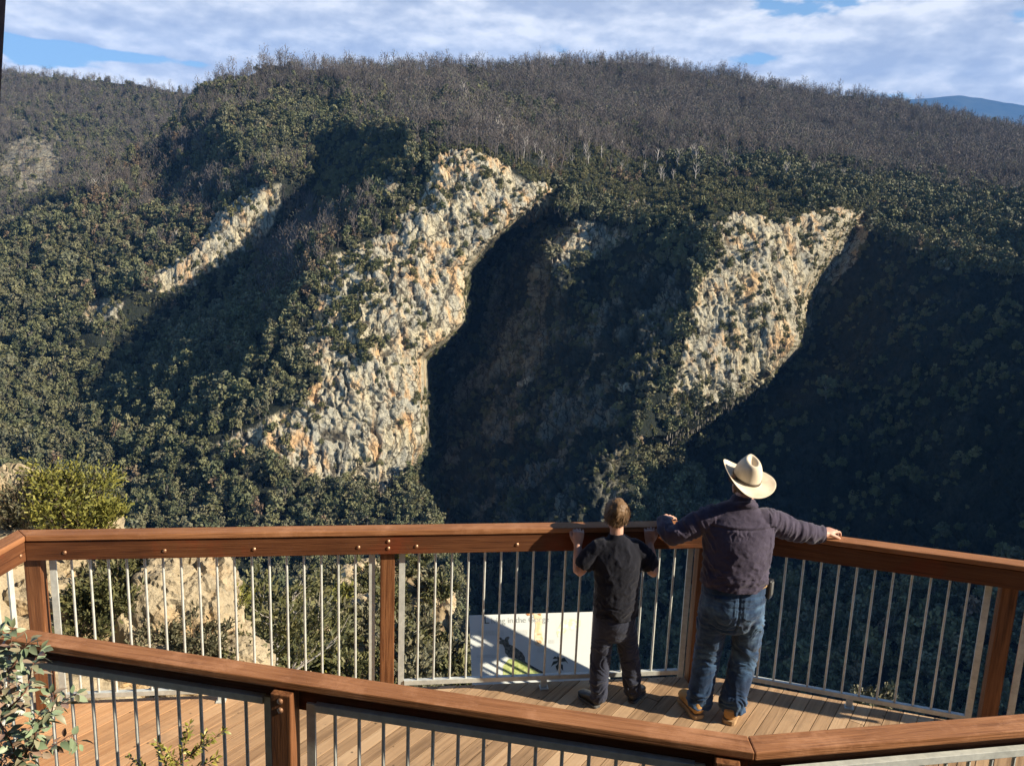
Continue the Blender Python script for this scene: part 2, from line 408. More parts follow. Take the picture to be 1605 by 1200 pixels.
CLIFF1 = [(690,238),(742,240),(792,258),(835,280),(870,292),(850,335),(770,375),(735,425),(728,512),(668,562),(668,640),(668,700),(640,758),(600,772),(520,756),(440,730),(322,722),(345,690),(400,672),(450,640),(505,590),(470,555),(490,480),(512,405),(590,365),(640,318),(672,262)]
CLIFF2 = [(1112,352),(1150,332),(1200,340),(1290,322),(1372,330),(1350,400),(1292,462),(1268,545),(1200,596),(1130,632),(1062,655),(1040,640),(1062,588),(1076,530),(1092,450),(1125,400)]
MINI = [(868,350),(905,346),(965,365),(1000,380),(950,405),(870,436)]
MINI2 = [(965,322),(1000,308),(1030,318),(1010,345),(975,345)]
RIB1 = [(440,292),(392,290),(335,336),(300,388),(240,420),(232,456),(292,462),(335,424),(405,388),(444,330)]
RIB2 = [(160,472),(196,468),(186,502),(160,528),(118,512)]
RIB3 = [(592,292),(628,282),(640,306),(600,318)]
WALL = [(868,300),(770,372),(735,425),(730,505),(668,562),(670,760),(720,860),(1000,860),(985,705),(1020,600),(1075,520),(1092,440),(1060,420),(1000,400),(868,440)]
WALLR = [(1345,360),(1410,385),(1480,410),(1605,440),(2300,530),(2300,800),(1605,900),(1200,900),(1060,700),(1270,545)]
LROCK = [[(0,225),(50,205),(120,225),(95,262),(30,290),(0,290)],[(40,262),(88,268),(80,300),(30,330),(20,300)],[(60,200),(20,170),(0,190),(0,205)]]

def cells(P, size, s):
    """joint-bounded blocks: a random offset and tilt for the nearest of jittered cell points"""
    X = P / np.array(size, float); I = np.floor(X).astype(np.int64); best = np.full(len(X), 1e9); val = np.zeros(len(X))
    for dx in (-1, 0, 1):
        for dy in (-1, 0, 1):
            for dz in (-1, 0, 1):
                J = I + (dx, dy, dz); h = [_hash(J[:, 0], J[:, 1], J[:, 2], s + k * 7) for k in range(6)]
                C = J + np.stack(h[:3], -1); d = X - C; d2 = (d ** 2).sum(-1); m = d2 < best
                best[m] = d2[m]; val[m] = (h[3] * 2 - 1 + 0.9 * (d[:, 0] * (h[4] - 0.5) + d[:, 1] * (h[5] - 0.5) + d[:, 2] * (h[3] - 0.5)))[m]
    return val

CHAINS = [[(1322,345),(1258,458),(1248,540),(1188,586),(1120,640),(1045,690)],[(1340,352),(1275,462),(1264,545),(1205,604),(1060,702)],
 [(842,305),(776,364),(728,420),(720,500),(692,530),(658,560),(660,640),(662,695),(636,745)],[(858,330),(794,375),(746,428),(738,505),(712,536),(678,566),(678,640),(680,694),(655,752)],
 [(654,790),(690,858),(708,905),(716,960),(724,1020),(730,1090)],[(672,790),(700,850),(722,900),(740,960),(752,1020),(762,1090)]]
def chain_edges(pts):
    ix = {(p[0], p[1]): i for i, p in enumerate(pts)}; return [(ix[a], ix[b]) for c in CHAINS for a, b in zip(c[:-1], c[1:]) if a in ix and b in ix]

def sheet(name, pts, skyl, ustep, rows, vbot, soft, rock_polys, disp, back, mats, u0, u1, rowpow=1.0):
    us = np.arange(u0, u1 + ustep, ustep, dtype=float)
    top = np.interp(us, [p[0] for p in skyl], [p[1] for p in skyl])
    top = top + 1.6 * fbm(np.stack([us / 55, us * 0, us * 0], -1), 3, 5)
    t = np.linspace(0, 1, rows) ** rowpow
    U = np.repeat(us[None], rows, 0); V = top[None] + (vbot - top[None]) * t[:, None]
    D = tin_eval(pts, U, V, chain_edges(pts)); D = 1 / blur(1 / D, soft)
    rock = np.zeros(U.shape)
    rcol = np.zeros(U.shape)
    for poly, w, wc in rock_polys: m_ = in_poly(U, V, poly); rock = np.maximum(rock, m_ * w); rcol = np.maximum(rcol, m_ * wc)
    P = unD(U, V, D)
    if disp:
      edge = ss(blur((rock > 0).astype(float), 3.0) + 0.42 * fbm(P / 14, 4, 77), 0.36, 0.62); rock = rock * edge; rcol = rcol * edge; faint = 0.25 + 1.9 * ss(fbm(P / np.array([15., 15., 55.]), 4, 97), -0.15, 0.5); rcol = np.where(rcol < 0.3, rcol * faint, rcol)
    Ps = unD(U, V, 1 / blur(1 / D, 7.0))
    gu = np.gradient(Ps, axis=1); gv = np.gradient(Ps, axis=0); n = np.cross(gu, gv); n /= np.linalg.norm(n, axis=-1, keepdims=True) + 1e-9
    n *= np.sign((n * (CAM - P)).sum(-1, keepdims=True)) + 1e-9
    if disp:
        Q = P.copy()
        # broad relief everywhere, broken rock where rock shows
        broad = fbm(Q / 70, 4, 3) * 7 + fbm(Q / 22, 3, 9) * 2.2
        warp = np.stack([fbm(Q / 30, 2, 31), fbm(Q / 30, 2, 37), fbm(Q / 30, 2, 41)], -1) * 3
        Qr = Q + warp
        rr = np.zeros(U.shape); mk = rock > 0.05; q = Qr[mk]; q0 = Q[mk]
        rib = 1 - np.abs(fbm(q / np.array([17., 17., 90.]), 4, 51))
        ledge = 1 - np.abs(fbm(q / np.array([60., 60., 13.]), 3, 63))
        cleft = lambda P_, sz, sd_, w_: 1 - ss(np.abs(fbm(P_ / np.array(sz), 3, sd_)), 0.0, w_)
        rr[mk] = np.maximum(rib - 0.72, -0.4) * 3.2 - cleft(q, (13., 13., 75.), 81, 0.10) * 3.0 - cleft(q, (6., 6., 30.), 85, 0.12) * 1.5 - cleft(q, (45., 45., 12.), 88, 0.07) * 1.2 + cells(q, (8, 8, 46), 3) * 1.5 + cells(q, (3.8, 3.8, 15), 8) * 0.75 + cells(q0, (1.7, 1.7, 5), 13) * 0.35
        rr[mk] -= rr[mk].mean()
        off = broad * (1 - 0.55 * rock) + rr * rock
        lj = np.abs(np.gradient(np.log(D), axis=1)) + np.abs(np.gradient(np.log(D), axis=0)); calm = 1 - 0.9 * ss(blur(lj, 2.0), 0.010, 0.028)
        P = P + n * (off * calm)[..., None]
    # skyline back side
    Pb = [P]
    rk = [rcol]
    dirb = P[0] - CAM; dirb[:, 2] = 0; dirb /= np.linalg.norm(dirb, axis=1)[:, None]
    for d, dz in back:
        q = P[0] + dirb * d; q[:, 2] -= dz; Pb.insert(0, q[None]); rk.insert(0, rcol[:1] * 0)
    A = np.concatenate(Pb, 0); Rk = np.concatenate(rk, 0)
    m, k = A.shape[:2]; ii = np.arange(m * k).reshape(m, k)
    Fq = np.stack([ii[:-1, :-1], ii[1:, :-1], ii[1:, 1:], ii[:-1, 1:]], -1).reshape(-1, 4)
    me = mesh_np(name, A.reshape(-1, 3), Fq)
    at = me.attributes.new('rock', 'FLOAT', 'POINT'); at.data.foreach_set('value', Rk.ravel().astype(np.float32))
    o = link(name, me, mats, smooth=not disp); tag(o, kind='structure')
    return o, dict(U=U, V=V, P=P, rock=rock, n=n)

# ground and rock of the far side
def terrain_mat(name, rock_a, rock_b, rust, soil_a, soil_b):
    m, nt, b = new_mat(name)
    at = N(nt, 'ShaderNodeAttribute', attribute_name='rock')
    big = noise(nt, 0.035, 5, 0.6); med = noise(nt, 0.16, 6, 0.65, stretch=(1, 1, 0.45)); fine = noise(nt, 0.75, 6, 0.7, stretch=(1, 1, 0.6))
    streak = noise(nt, 0.11, 5, 0.6, stretch=(1, 1, 0.16))
    rc = ramp(nt, mth(nt, 'ADD', mth(nt, 'MULTIPLY', med, 0.5), mth(nt, 'MULTIPLY', fine, 0.5)), [(0.34, tuple(0.5 * x for x in rock_a)), (0.44, rock_a), (0.60, rock_b)])
    grey = N(nt, 'ShaderNodeMapRange', i_1=0.44, i_2=0.54); nt.links.new(noise(nt, 0.07, 7, 0.72, stretch=(1, 1, 0.5)), grey.inputs[0])
    rc = mixc(nt, mth(nt, 'MULTIPLY', grey.outputs[0], 0.9), rc, mixc(nt, fine, (0.25, 0.245, 0.20, 1), (0.54, 0.52, 0.43, 1)))
    k = N(nt, 'ShaderNodeMapRange', i_1=0.51, i_2=0.60); nt.links.new(mth(nt, 'ADD', mth(nt, 'MULTIPLY', streak, 0.65), mth(nt, 'MULTIPLY', big, 0.35)), k.inputs[0])
    rc = mixc(nt, mth(nt, 'MULTIPLY', mth(nt, 'MULTIPLY', k.outputs[0], mth(nt, 'POWER', at.outputs['Fac'], 2.0)), mth(nt, 'ADD', mth(nt, 'MULTIPLY', fine, 0.9), 0.2)), rc, rust)
    tcv = N(nt, 'ShaderNodeTexCoord')
    wn = N(nt, 'ShaderNodeTexNoise', i_Scale=0.25, i_Detail=4.0); nt.links.new(tcv.outputs['Object'], wn.inputs['Vector'])
    wv = N(nt, 'ShaderNodeVectorMath'); wv.operation = 'MULTIPLY_ADD'; wv.inputs[1].default_value = (5, 5, 5); nt.links.new(wn.outputs['Color'], wv.inputs[0]); nt.links.new(tcv.outputs['Object'], wv.inputs[2])
    for sc_, stv, w_, am in ((0.085, 0.16, 0.05, 0.9), (0.24, 0.28, 0.06, 0.7)):
        mpv = N(nt, 'ShaderNodeMapping'); mpv.inputs['Scale'].default_value = (1, 1, stv); nt.links.new(wv.outputs[0], mpv.inputs[0])
        vo = N(nt, 'ShaderNodeTexVoronoi', i_Scale=sc_); vo.feature = 'DISTANCE_TO_EDGE'; nt.links.new(mpv.outputs[0], vo.inputs['Vector'])
        cm_ = N(nt, 'ShaderNodeMapRange', i_1=w_, i_2=w_ * 0.25); nt.links.new(vo.outputs['Distance'], cm_.inputs[0])
        rc = mixc(nt, mth(nt, 'MULTIPLY', cm_.outputs[0], am), rc, (0.07, 0.06, 0.045))          # dark lines along the joints
    k2 = N(nt, 'ShaderNodeMapRange', i_1=0.57, i_2=0.64); nt.links.new(noise(nt, 0.30, 7, 0.8, stretch=(1, 1, 0.6)), k2.inputs[0])
    rc = mixc(nt, mth(nt, 'MULTIPLY', k2.outputs[0], 0.6), rc, (0.06, 0.066, 0.04))        # moss, heath on ledges
    sc = ramp(nt, fine, [(0.35, soil_a), (0.65, soil_b)])
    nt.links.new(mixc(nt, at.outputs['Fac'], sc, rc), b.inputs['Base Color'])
    b.inputs['Roughness'].default_value = 0.95; b.inputs['Specular IOR Level'].default_value = 0.05
    bump(nt, b, mth(nt, 'ADD', fine, med), 1.6)
    return m
# ------------------------------------------------------------------ trees
def leaf_mat(name, cols, rough=0.6, trans=0.25):
    """cols: stops over per-instance random"""
    m, nt, b = new_mat(name)
    oi = N(nt, 'ShaderNodeObjectInfo'); geo = N(nt, 'ShaderNodeNewGeometry')
    f = mth(nt, 'ADD', mth(nt, 'MULTIPLY', oi.outputs['Random'], 0.82), mth(nt, 'MULTIPLY', geo.outputs['Random Per Island'], 0.18))
    nt.links.new(ramp(nt, f, [(i / (len(cols) - 1), (LEAF_GAIN * 1.0 * c[0], LEAF_GAIN * c[1], LEAF_GAIN * 0.90 * c[2])) for i, c in enumerate(cols)]), b.inputs['Base Color'])
    b.inputs['Roughness'].default_value = rough; b.inputs['Specular IOR Level'].default_value = 0.18
    return m
M_green = leaf_mat('eucalypt_leaves', [(0.028, 0.034, 0.021), (0.042, 0.048, 0.028), (0.056, 0.060, 0.034), (0.080, 0.080, 0.044), (0.066, 0.062, 0.042), (0.050, 0.056, 0.040), (0.092, 0.086, 0.050)])
M_heath = leaf_mat('heath_leaves', [(0.028, 0.034, 0.017), (0.050, 0.054, 0.026), (0.078, 0.072, 0.036), (0.048, 0.050, 0.026)])
M_burnt = leaf_mat('scorched_twigs', [(0.036, 0.034, 0.036), (0.056, 0.046, 0.048), (0.042, 0.042, 0.045), (0.066, 0.051, 0.046), (0.046, 0.050, 0.038), (0.054, 0.060, 0.040)])
M_russet = leaf_mat('russet_leaves', [(0.070, 0.050, 0.038), (0.085, 0.060, 0.043), (0.060, 0.052, 0.034)])
M_bark = simple_mat('grey_bark', (0.07, 0.062, 0.060), (0.17, 0.15, 0.14), 0.8, 0.9, 0.0)
M_gum = simple_mat('smooth_gum_bark', (0.16, 0.145, 0.125), (0.33, 0.30, 0.26), 0.8, 0.9, 0.0)
M_pale = simple_mat('pale_bark', (0.30, 0.28, 0.26), (0.46, 0.43, 0.40), 0.8, 0.9, 0.0)

def proto_leafy(seed, clumps=11, per=26, h=1.0, wid=0.42, leaf=0.05, base=0.28):
    r = np.random.default_rng(seed); g = Geo()
    top = np.array([r.normal() * 0.04, r.normal() * 0.04, 0.72])
    g.tube([[0, 0, -0.25], [0, 0, 0.1], top * 0.55, top], [0.022, 0.02, 0.014, 0.006], 4, 1)
    for k in range(clumps):
        a = k * 2.4 + r.normal() * 0.5; q = (k + 0.5) / clumps
        z = base + (0.95 - base) * q + r.normal() * 0.07
        ro = wid * math.sqrt(max(0.05, 1 - ((z - 0.52) / 0.55) ** 2)) * (0.55 + 0.45 * r.random()) * (0.85 if k < clumps - 2 else 0.25)
        c = np.array([math.cos(a) * ro, math.sin(a) * ro, z]) + r.normal(size=3) * 0.05
        g.tube([[top[0] * 0.5, top[1] * 0.5, max(0.12, z - 0.3)], c * [0.6, 0.6, 1] - [0, 0, 0.06], c], [0.010, 0.007, 0.003], 3, 1)
        s = 0.15 * (0.6 + 0.9 * r.random())
        d = rand_dirs(per, r) * (r.random((per, 1)) ** 0.33) * np.array([s * 1.15, s * 1.15, s * 0.8])
        A = rand_dirs(per, r); B = np.cross(A, rand_dirs(per, r)); B /= np.linalg.norm(B, axis=1)[:, None] + 1e-6
        sz = leaf * (0.6 + 0.8 * r.random((per, 1)))
        g.quads(c + d, A * sz, B * sz * 0.7, 0)
    return g
def proto_burnt(seed, pale=False, nb=8, leaves=48):
    r = np.random.default_rng(seed); g = Geo(); tk = 2.1 if pale else 1.45
    lean = r.normal(size=2) * 0.05; top = np.array([lean[0], lean[1], 1.0])
    g.tube([[0, 0, -0.15], [0, 0, 0.0], top * 0.5, top], [0.019 * tk, 0.016 * tk, 0.011 * tk, 0.003], 4, 1)
    tips = []
    for k in range(nb):
        z = 0.35 + 0.6 * (k + r.random()) / nb; a = k * 2.4 + r.normal() * 0.4; L = 0.26 * (1.25 - z) + 0.08
        p0 = top * z; p1 = p0 + np.array([math.cos(a) * L * 0.6, math.sin(a) * L * 0.6, L * 0.6]); p2 = p1 + np.array([math.cos(a) * L * 0.35, math.sin(a) * L * 0.35, L * 0.7])
        g.tube([p0, p1, p2], [0.008 * tk, 0.006 * tk, 0.002], 3, 1); tips += [p1, (p1 + p2) / 2, p2]
    if leaves:
        tips = np.array(tips); c = tips[r.integers(0, len(tips), leaves)] + r.normal(size=(leaves, 3)) * 0.055
        A = rand_dirs(leaves, r) * np.array([0.5, 0.5, 1.0]); B = rand_dirs(leaves, r)
        g.quads(c, A * 0.040, B * 0.014, 0)
    return g
def proto_bush(seed, per=170, leaf=0.07):
    r = np.random.default_rng(seed); g = Geo()
    for k in range(6):
        a = k * 1.05 + r.normal() * 0.3; g.tube([[0, 0, -0.2], [math.cos(a) * 0.16, math.sin(a) * 0.16, 0.35], [math.cos(a) * 0.34, math.sin(a) * 0.34, 0.7]], [0.015, 0.012, 0.004], 3, 1)
    d = rand_dirs(per, r); d[:, 2] = np.abs(d[:, 2]); w = 0.75 + 0.3 * fbm(d * 2.2, 2, seed)[:, None]
    c = d * (0.55 + 0.45 * r.random((per, 1))) * w * np.array([0.55, 0.55, 0.9]) + [0, 0, 0.05]
    A = rand_dirs(per, r); B = np.cross(A, rand_dirs(per, r)); B /= np.linalg.norm(B, axis=1)[:, None] + 1e-6
    sz = leaf * (0.6 + 0.8 * r.random((per, 1))); g.quads(c, A * sz, B * sz * 0.7, 0)
    return g
def protos(name, geos, mats):
    out = []
    for g in geos:
        me = g.mesh(name)
        for m in mats: me.materials.append(m)
        out.append(bpy.data.objects.new(name, me))     # not linked: only a source for the wood below
    return out
P_GREEN = protos('eucalypt_source', [proto_leafy(s, 8 + (s * 3) % 7, 34, wid=0.28 + 0.06 * (s % 4), leaf=0.050, base=0.18 + 0.06 * (s % 4)) for s in range(9)], [M_green, M_gum])
P_RUSSET = protos('russet_source', [proto_leafy(20 + s, 9, 16, wid=0.32, leaf=0.045) for s in range(3)], [M_russet, M_bark])
P_BURNT = protos('burnt_source', [proto_burnt(40 + s) for s in range(5)], [M_burnt, M_bark])
P_PALE = protos('pale_source', [proto_burnt(60 + s, True, 8, 0) for s in range(4)], [M_burnt, M_pale])
P_HEATH = protos('heath_source', [proto_bush(80 + s) for s in range(4)], [M_heath, M_bark])

def wood(name, pts, scl, srcs, label, cat, seed=0):
    """one object for a far-off wood: a cloud of roots, a tree growing from each"""
    me = bpy.data.meshes.new(name); n = len(pts)
    me.vertices.add(n); me.vertices.foreach_set('co', np.asarray(pts, np.float32).ravel())
    a = me.attributes.new('size', 'FLOAT', 'POINT'); a.data.foreach_set('value', np.asarray(scl, np.float32))
    o = link(name, me); tag(o, label, cat, kind='stuff')
    ng = bpy.data.node_groups.new(name, 'GeometryNodeTree')
    ng.interface.new_socket('Geometry', in_out='INPUT', socket_type='NodeSocketGeometry'); ng.interface.new_socket('Geometry', in_out='OUTPUT', socket_type='NodeSocketGeometry')
    gi = ng.nodes.new('NodeGroupInput'); go = ng.nodes.new('NodeGroupOutput')
    jn = ng.nodes.new('GeometryNodeJoinGeometry')
    for s in srcs:
        ob = ng.nodes.new('GeometryNodeObjectInfo'); ob.inputs['Object'].default_value = s
        ob.inputs['As Instance'].default_value = True
        ng.links.new(ob.outputs['Geometry'], jn.inputs[0])
    ip = ng.nodes.new('GeometryNodeInstanceOnPoints'); ng.links.new(gi.outputs[0], ip.inputs['Points']); ng.links.new(jn.outputs[0], ip.inputs['Instance'])
    ip.inputs['Pick Instance'].default_value = True
    ri = ng.nodes.new('FunctionNodeRandomValue'); ri.data_type = 'INT'; ri.inputs['Min'].default_value = 0; ri.inputs['Max'].default_value = len(srcs) - 1; ri.inputs['Seed'].default_value = seed
    out_i = [q for q in ri.outputs if q.type == 'INT'][0]; 
    for q in ri.inputs:
        if q.type == 'INT' and q.name == 'Max': q.default_value = len(srcs) - 1
        if q.type == 'INT' and q.name == 'Min': q.default_value = 0
    ng.links.new(out_i, ip.inputs['Instance Index'])
    rr = ng.nodes.new('FunctionNodeRandomValue'); rr.data_type = 'FLOAT_VECTOR'
    for q in rr.inputs:
        if q.type == 'VECTOR': q.default_value = (-0.14, -0.14, 0) if q.name == 'Min' else (0.14, 0.14, 6.283)
    ng.links.new([q for q in rr.outputs if q.type == 'VECTOR'][0], ip.inputs['Rotation'])
    at = ng.nodes.new('GeometryNodeInputNamedAttribute'); at.data_type = 'FLOAT'; at.inputs['Name'].default_value = 'size'
    rs_ = ng.nodes.new('FunctionNodeRandomValue'); rs_.data_type = 'FLOAT_VECTOR'
    for q in rs_.inputs:
        if q.type == 'VECTOR': q.default_value = (0.72, 0.72, 0.74) if q.name == 'Min' else (1.38, 1.38, 1.36)
        if q.name == 'Seed': q.default_value = 17
    vm_ = ng.nodes.new('ShaderNodeVectorMath'); vm_.operation = 'MULTIPLY'
    ng.links.new([q for q in at.outputs if q.type == 'VALUE'][0], vm_.inputs[0]); ng.links.new([q for q in rs_.outputs if q.type == 'VECTOR'][0], vm_.inputs[1]); ng.links.new(vm_.outputs[0], ip.inputs['Scale'])
    ng.links.new(ip.outputs[0], go.inputs[0])
    md = o.modifiers.new('trees', 'NODES'); md.node_group = ng
    return o

def scatter(S, per_m2, r, thin):
    """random roots on a sheet, trees per square metre of ground; thin(u, v, rock, P) -> keep probability"""
    P, U, V, K = S['P'], S['U'], S['V'], S['rock']
    e1 = P[1:, :-1] - P[:-1, :-1]; e2 = P[:-1, 1:] - P[:-1, :-1]
    cr = np.cross(e1, e2); area = np.linalg.norm(cr, axis=-1); flat = np.abs(cr[..., 2])
    grow = np.maximum(flat, 0.40 * area)                   # steep faces carry fewer trees than their area
    w = grow * per_m2; n = r.poisson(w)
    iy, ix = np.nonzero(n); rep = n[iy, ix]; iy = np.repeat(iy, rep); ix = np.repeat(ix, rep)
    a = r.random(len(iy)); b = r.random(len(iy))
    def L(A):
        A00, A10, A01, A11 = A[iy, ix], A[iy + 1, ix], A[iy, ix + 1], A[iy + 1, ix + 1]
        aa, bb = (a[:, None], b[:, None]) if A.ndim == 3 else (a, b)
        return (A00 * (1 - aa) + A10 * aa) * (1 - bb) + (A01 * (1 - aa) + A11 * aa) * bb
    p, u, v, k = L(P), L(U), L(V), L(K)
    keep = r.random(len(p)) < thin(u, v, k, p)
    return p[keep], u[keep], v[keep], k[keep]

def bl(u, v, u0, v0, su, sv): return np.exp(-((u - u0) / su) ** 2 - ((v - v0) / sv) ** 2)
def burnt_share(u, v, p):
    top = np.interp(u, [320, 420, 520, 640, 800, 900, 1000, 1150, 1300, 1450, 1605, 2000], [150, 120, 140, 160, 150, 185, 230, 250, 262, 285, 300, 330])
    f = 1 - ss(v, top - 22, top + 30)
    f = np.maximum(f, 0.9 * bl(u, v, 730, 205, 130, 26)); f = np.maximum(f, 0.6 * bl(u, v, 900, 225, 130, 25))
    f = np.maximum(f, 0.55 * bl(u, v, 470, 380, 90, 75)); f = np.maximum(f, 0.5 * bl(u, v, 230, 300, 130, 60)); f = np.maximum(f, 0.4 * bl(u, v, 350, 180, 60, 50))
    return np.clip(f + 0.35 * fbm(p / 60, 3, 90) * (f > 0.04), 0, 1)
M_terr = terrain_mat('far_hillside', (0.42, 0.38, 0.27), (0.60, 0.54, 0.385), (0.68, 0.39, 0.16), (0.014, 0.020, 0.017), (0.032, 0.036, 0.028))
rocks = [(CLIFF1, 1.0, 1.0), (CLIFF2, 0.95, 0.95), (MINI, 0.9, 0.9), (MINI2, 0.8, 0.8), (RIB1, 0.95, 0.95), (RIB2, 0.8, 0.8), (RIB3, 0.7, 0.7), (WALL, 2.2, 0.20), (WALLR, 1.2, 0.02)]  # low colour weight on both walls deepens their shade in the colour
ro = np.random.default_rng(77)
def outcrop(u, v, s_):
    a = np.sort(ro.random(7)) * 6.283; q = 0.55 + 0.6 * ro.random(7); return [(u + s_ * 1.5 * math.cos(x) * y - s_ * 0.5 * math.sin(x) * y, v + s_ * math.sin(x) * y) for x, y in zip(a, q)]
for u_, v_, s_ in ((90, 352, 16), (140, 500, 14), (52, 400, 12), (300, 470, 13), (265, 300, 11), (345, 268, 13), (610, 292, 16), (555, 300, 12), (520, 420, 14), (505, 470, 14), (470, 560, 13), (505, 545, 16), (430, 600, 14), (395, 650, 15), (290, 678, 9), (20, 470, 10), (175, 425, 10), (700, 225, 12), (640, 262, 14), (1010, 330, 14), (905, 372, 12), (1090, 560, 12), (1000, 690, 10), (1480, 410, 12), (1440, 395, 9), (985, 610, 10), (820, 600, 10), (940, 560, 9)):
    rocks.append((outcrop(u_, v_, s_), 0.9, 0.9))
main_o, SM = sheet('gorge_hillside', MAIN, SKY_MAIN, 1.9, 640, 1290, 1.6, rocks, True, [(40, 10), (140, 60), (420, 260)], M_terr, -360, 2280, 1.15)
far_o, SF = sheet('far_ridge', FAR_L, SKY_FARL, 4.0, 150, 560, 2.0, [(q, 0.7, 0.7) for q in LROCK] + [(outcrop(a_, b_, c_), 0.7, 0.7) for a_, b_, c_ in ((30, 235, 16), (85, 215, 12), (58, 268, 16), (105, 272, 13), (150, 258, 9), (18, 305, 14), (75, 312, 12), (130, 300, 10), (40, 190, 8), (110, 330, 10))], True, [(60, 15), (200, 80), (500, 260)], M_terr, -460, 420)
M_blue = simple_mat('far_forest', (0.020, 0.030, 0.026), (0.04, 0.05, 0.04), 0.004, 0.95, 0.0, spec=0.05)
blue_o, SB = sheet('distant_mountain', BLUE, SKY_BLUE, 6.0, 60, 300, 2.5, [], False, [(600, 100), (3000, 900)], M_blue, 1250, 2100)

# unseen hill added on the near side, beyond the right edge, to shade the gorge
hx = np.linspace(280, 900, 60); hy = np.linspace(60, 452, 50); HX, HY = np.meshgrid(hx, hy)
hz = -140 + 215 * ss(HX, 330, 470) * ss(470 - HY, 0, 60) + 12 * fbm(np.stack([HX / 60, HY / 60, HX * 0], -1), 4, 7)
HP = np.stack([HX, HY, hz + CAMH], -1); ii = np.arange(HX.size).reshape(HX.shape)
hill = link('shade_hill', mesh_np('shade_hill', HP.reshape(-1, 3), np.stack([ii[:-1, :-1], ii[:-1, 1:], ii[1:, 1:], ii[1:, :-1]], -1).reshape(-1, 4)), M_terr, smooth=True); tag(hill, kind='structure')

r = np.random.default_rng(11)
def thin_main(u, v, k, p):
    d = 0.5 * (1 - 0.95 * ss(k, 0.62, 0.75))
    patch = ss(fbm(p / 16, 3, 120), -0.05, 0.5)
    veg = np.clip(1.3 * bl(u, v, 545, 490, 70, 85) + 0.9 * bl(u, v, 1090, 620, 85, 60) + 0.7 * bl(u, v, 1200, 520, 60, 40) + 0.8 * bl(u, v, 1310, 352, 40, 12) + 0.9 * bl(u, v, 1135, 385, 42, 62) + 0.6 * bl(u, v, 690, 300, 40, 30) + 0.6 * bl(u, v, 640, 320, 40, 50) + 0.5 * bl(u, v, 440, 660, 60, 40), 0, 1)
    d = np.maximum(d, veg * (0.25 + 0.75 * patch))
    d = np.maximum(d, 0.30 * patch)
    d = np.where(in_poly(u, v, WALL) | in_poly(u, v, WALLR), np.where(k > 0.62, d, np.where(in_poly(u, v, WALLR), 0.30 + 0.40 * patch, 0.10 + 0.45 * patch)), d)
    return d * (0.72 + 0.28 * ss(fbm(p / 40, 2, 130), -0.4, 0.3))
p, u, v, k = scatter(SM, 1 / 5.6, r, thin_main)
vis = (u > -200) & (u < 1900)
p, u, v, k = p[vis], u[vis], v[vis], k[vis]
lowspur = in_poly(u, v, [(490, 225), (640, 228), (640, 262), (600, 300), (530, 345), (490, 345)])
b = burnt_share(u, v, p) * ~lowspur; q = r.random(len(p)); q2 = r.random(len(p))
onrock = k > 0.62
burnt = (q < b) & ~onrock
russet = ~burnt & ~onrock & ~lowspur & (q2 < 0.012 + 0.38 * bl(u, v, 470, 380, 100, 80) + 0.25 * bl(u, v, 230, 320, 150, 90))
pale = (q2 > 0.985) & (bl(u, v, 1250, 210, 380, 70) + bl(u, v, 980, 180, 200, 60) > 0.3) | (burnt & (q2 > 0.975))
heath = ~burnt & ~russet & (lowspur | onrock | (q2 > 0.72) | ((bl(u, v, 850, 250, 190, 45) + bl(u, v, 1120, 320, 160, 40) > 0.4) & (q2 < 0.8)))
green = ~(burnt | russet | heath) & ~pale
print('forest', len(p), 'burnt', burnt.sum(), 'russet', russet.sum(), 'heath', heath.sum(), 'green', green.sum(), 'pale', pale.sum())
sz = np.exp(r.normal(0, 0.33, len(p))).clip(0.4, 2.0)
low = ss(v, 640, 780) * (u < 700)
hgt_green = 7.0 * sz * (1 - 0.12 * low)
# ---- the wood: the nearest trees one by one, the rest as a mass
D = np.linalg.norm(p - CAM, axis=1)
cand = np.nonzero(green & (u > 5) & (u < 640) & (v > 700) & (v < 828))[0]
cand = cand[np.argsort(D[cand])][:230]
single = np.zeros(len(p), bool); single[cand] = True
srcs_me = [o.data for o in P_GREEN]
rr_ = random.Random(5)
for i in cand:
    o = bpy.data.objects.new('eucalypt_tree', srcs_me[rr_.randrange(len(srcs_me))]); COL.objects.link(o)
    s = float(hgt_green[i]); o.location = p[i]; o.scale = (s * rr_.uniform(0.75, 1.35), s * rr_.uniform(0.75, 1.35), s * rr_.uniform(0.75, 1.35)); o.rotation_euler = (0, 0, rr_.random() * 6.28)
    tag(o, 'dense green eucalypt in the wooded slope below the pale cliff, above the far handrail', 'tree', 'eucalypts on the wooded slope below the cliff')
g = green & ~single
wood('eucalypt_forest', p[g], hgt_green[g], P_GREEN, 'grey-green eucalypt forest covering the slopes across the gorge', 'forest', 1)
wood('burnt_forest', p[burnt & ~pale], (10.5 * sz)[burnt & ~pale], P_BURNT, 'burnt purple-brown forest of bare trees along the hilltop', 'forest', 2)
wood('russet_forest', p[russet], (7.2 * sz)[russet], P_RUSSET, 'scorched reddish-brown trees mixed into the slopes left of the cliff', 'forest', 3)
wood('heath_scrub', p[heath], ((3.4 + 1.2 * bl(u, v, 545, 490, 80, 90)) * sz)[heath], P_HEATH, 'low olive scrub on the cliff tops and ledges', 'scrub', 4)
pi = np.nonzero(pale)[0]; pi = pi[np.argsort(D[pi])]
print('pale', len(pi))
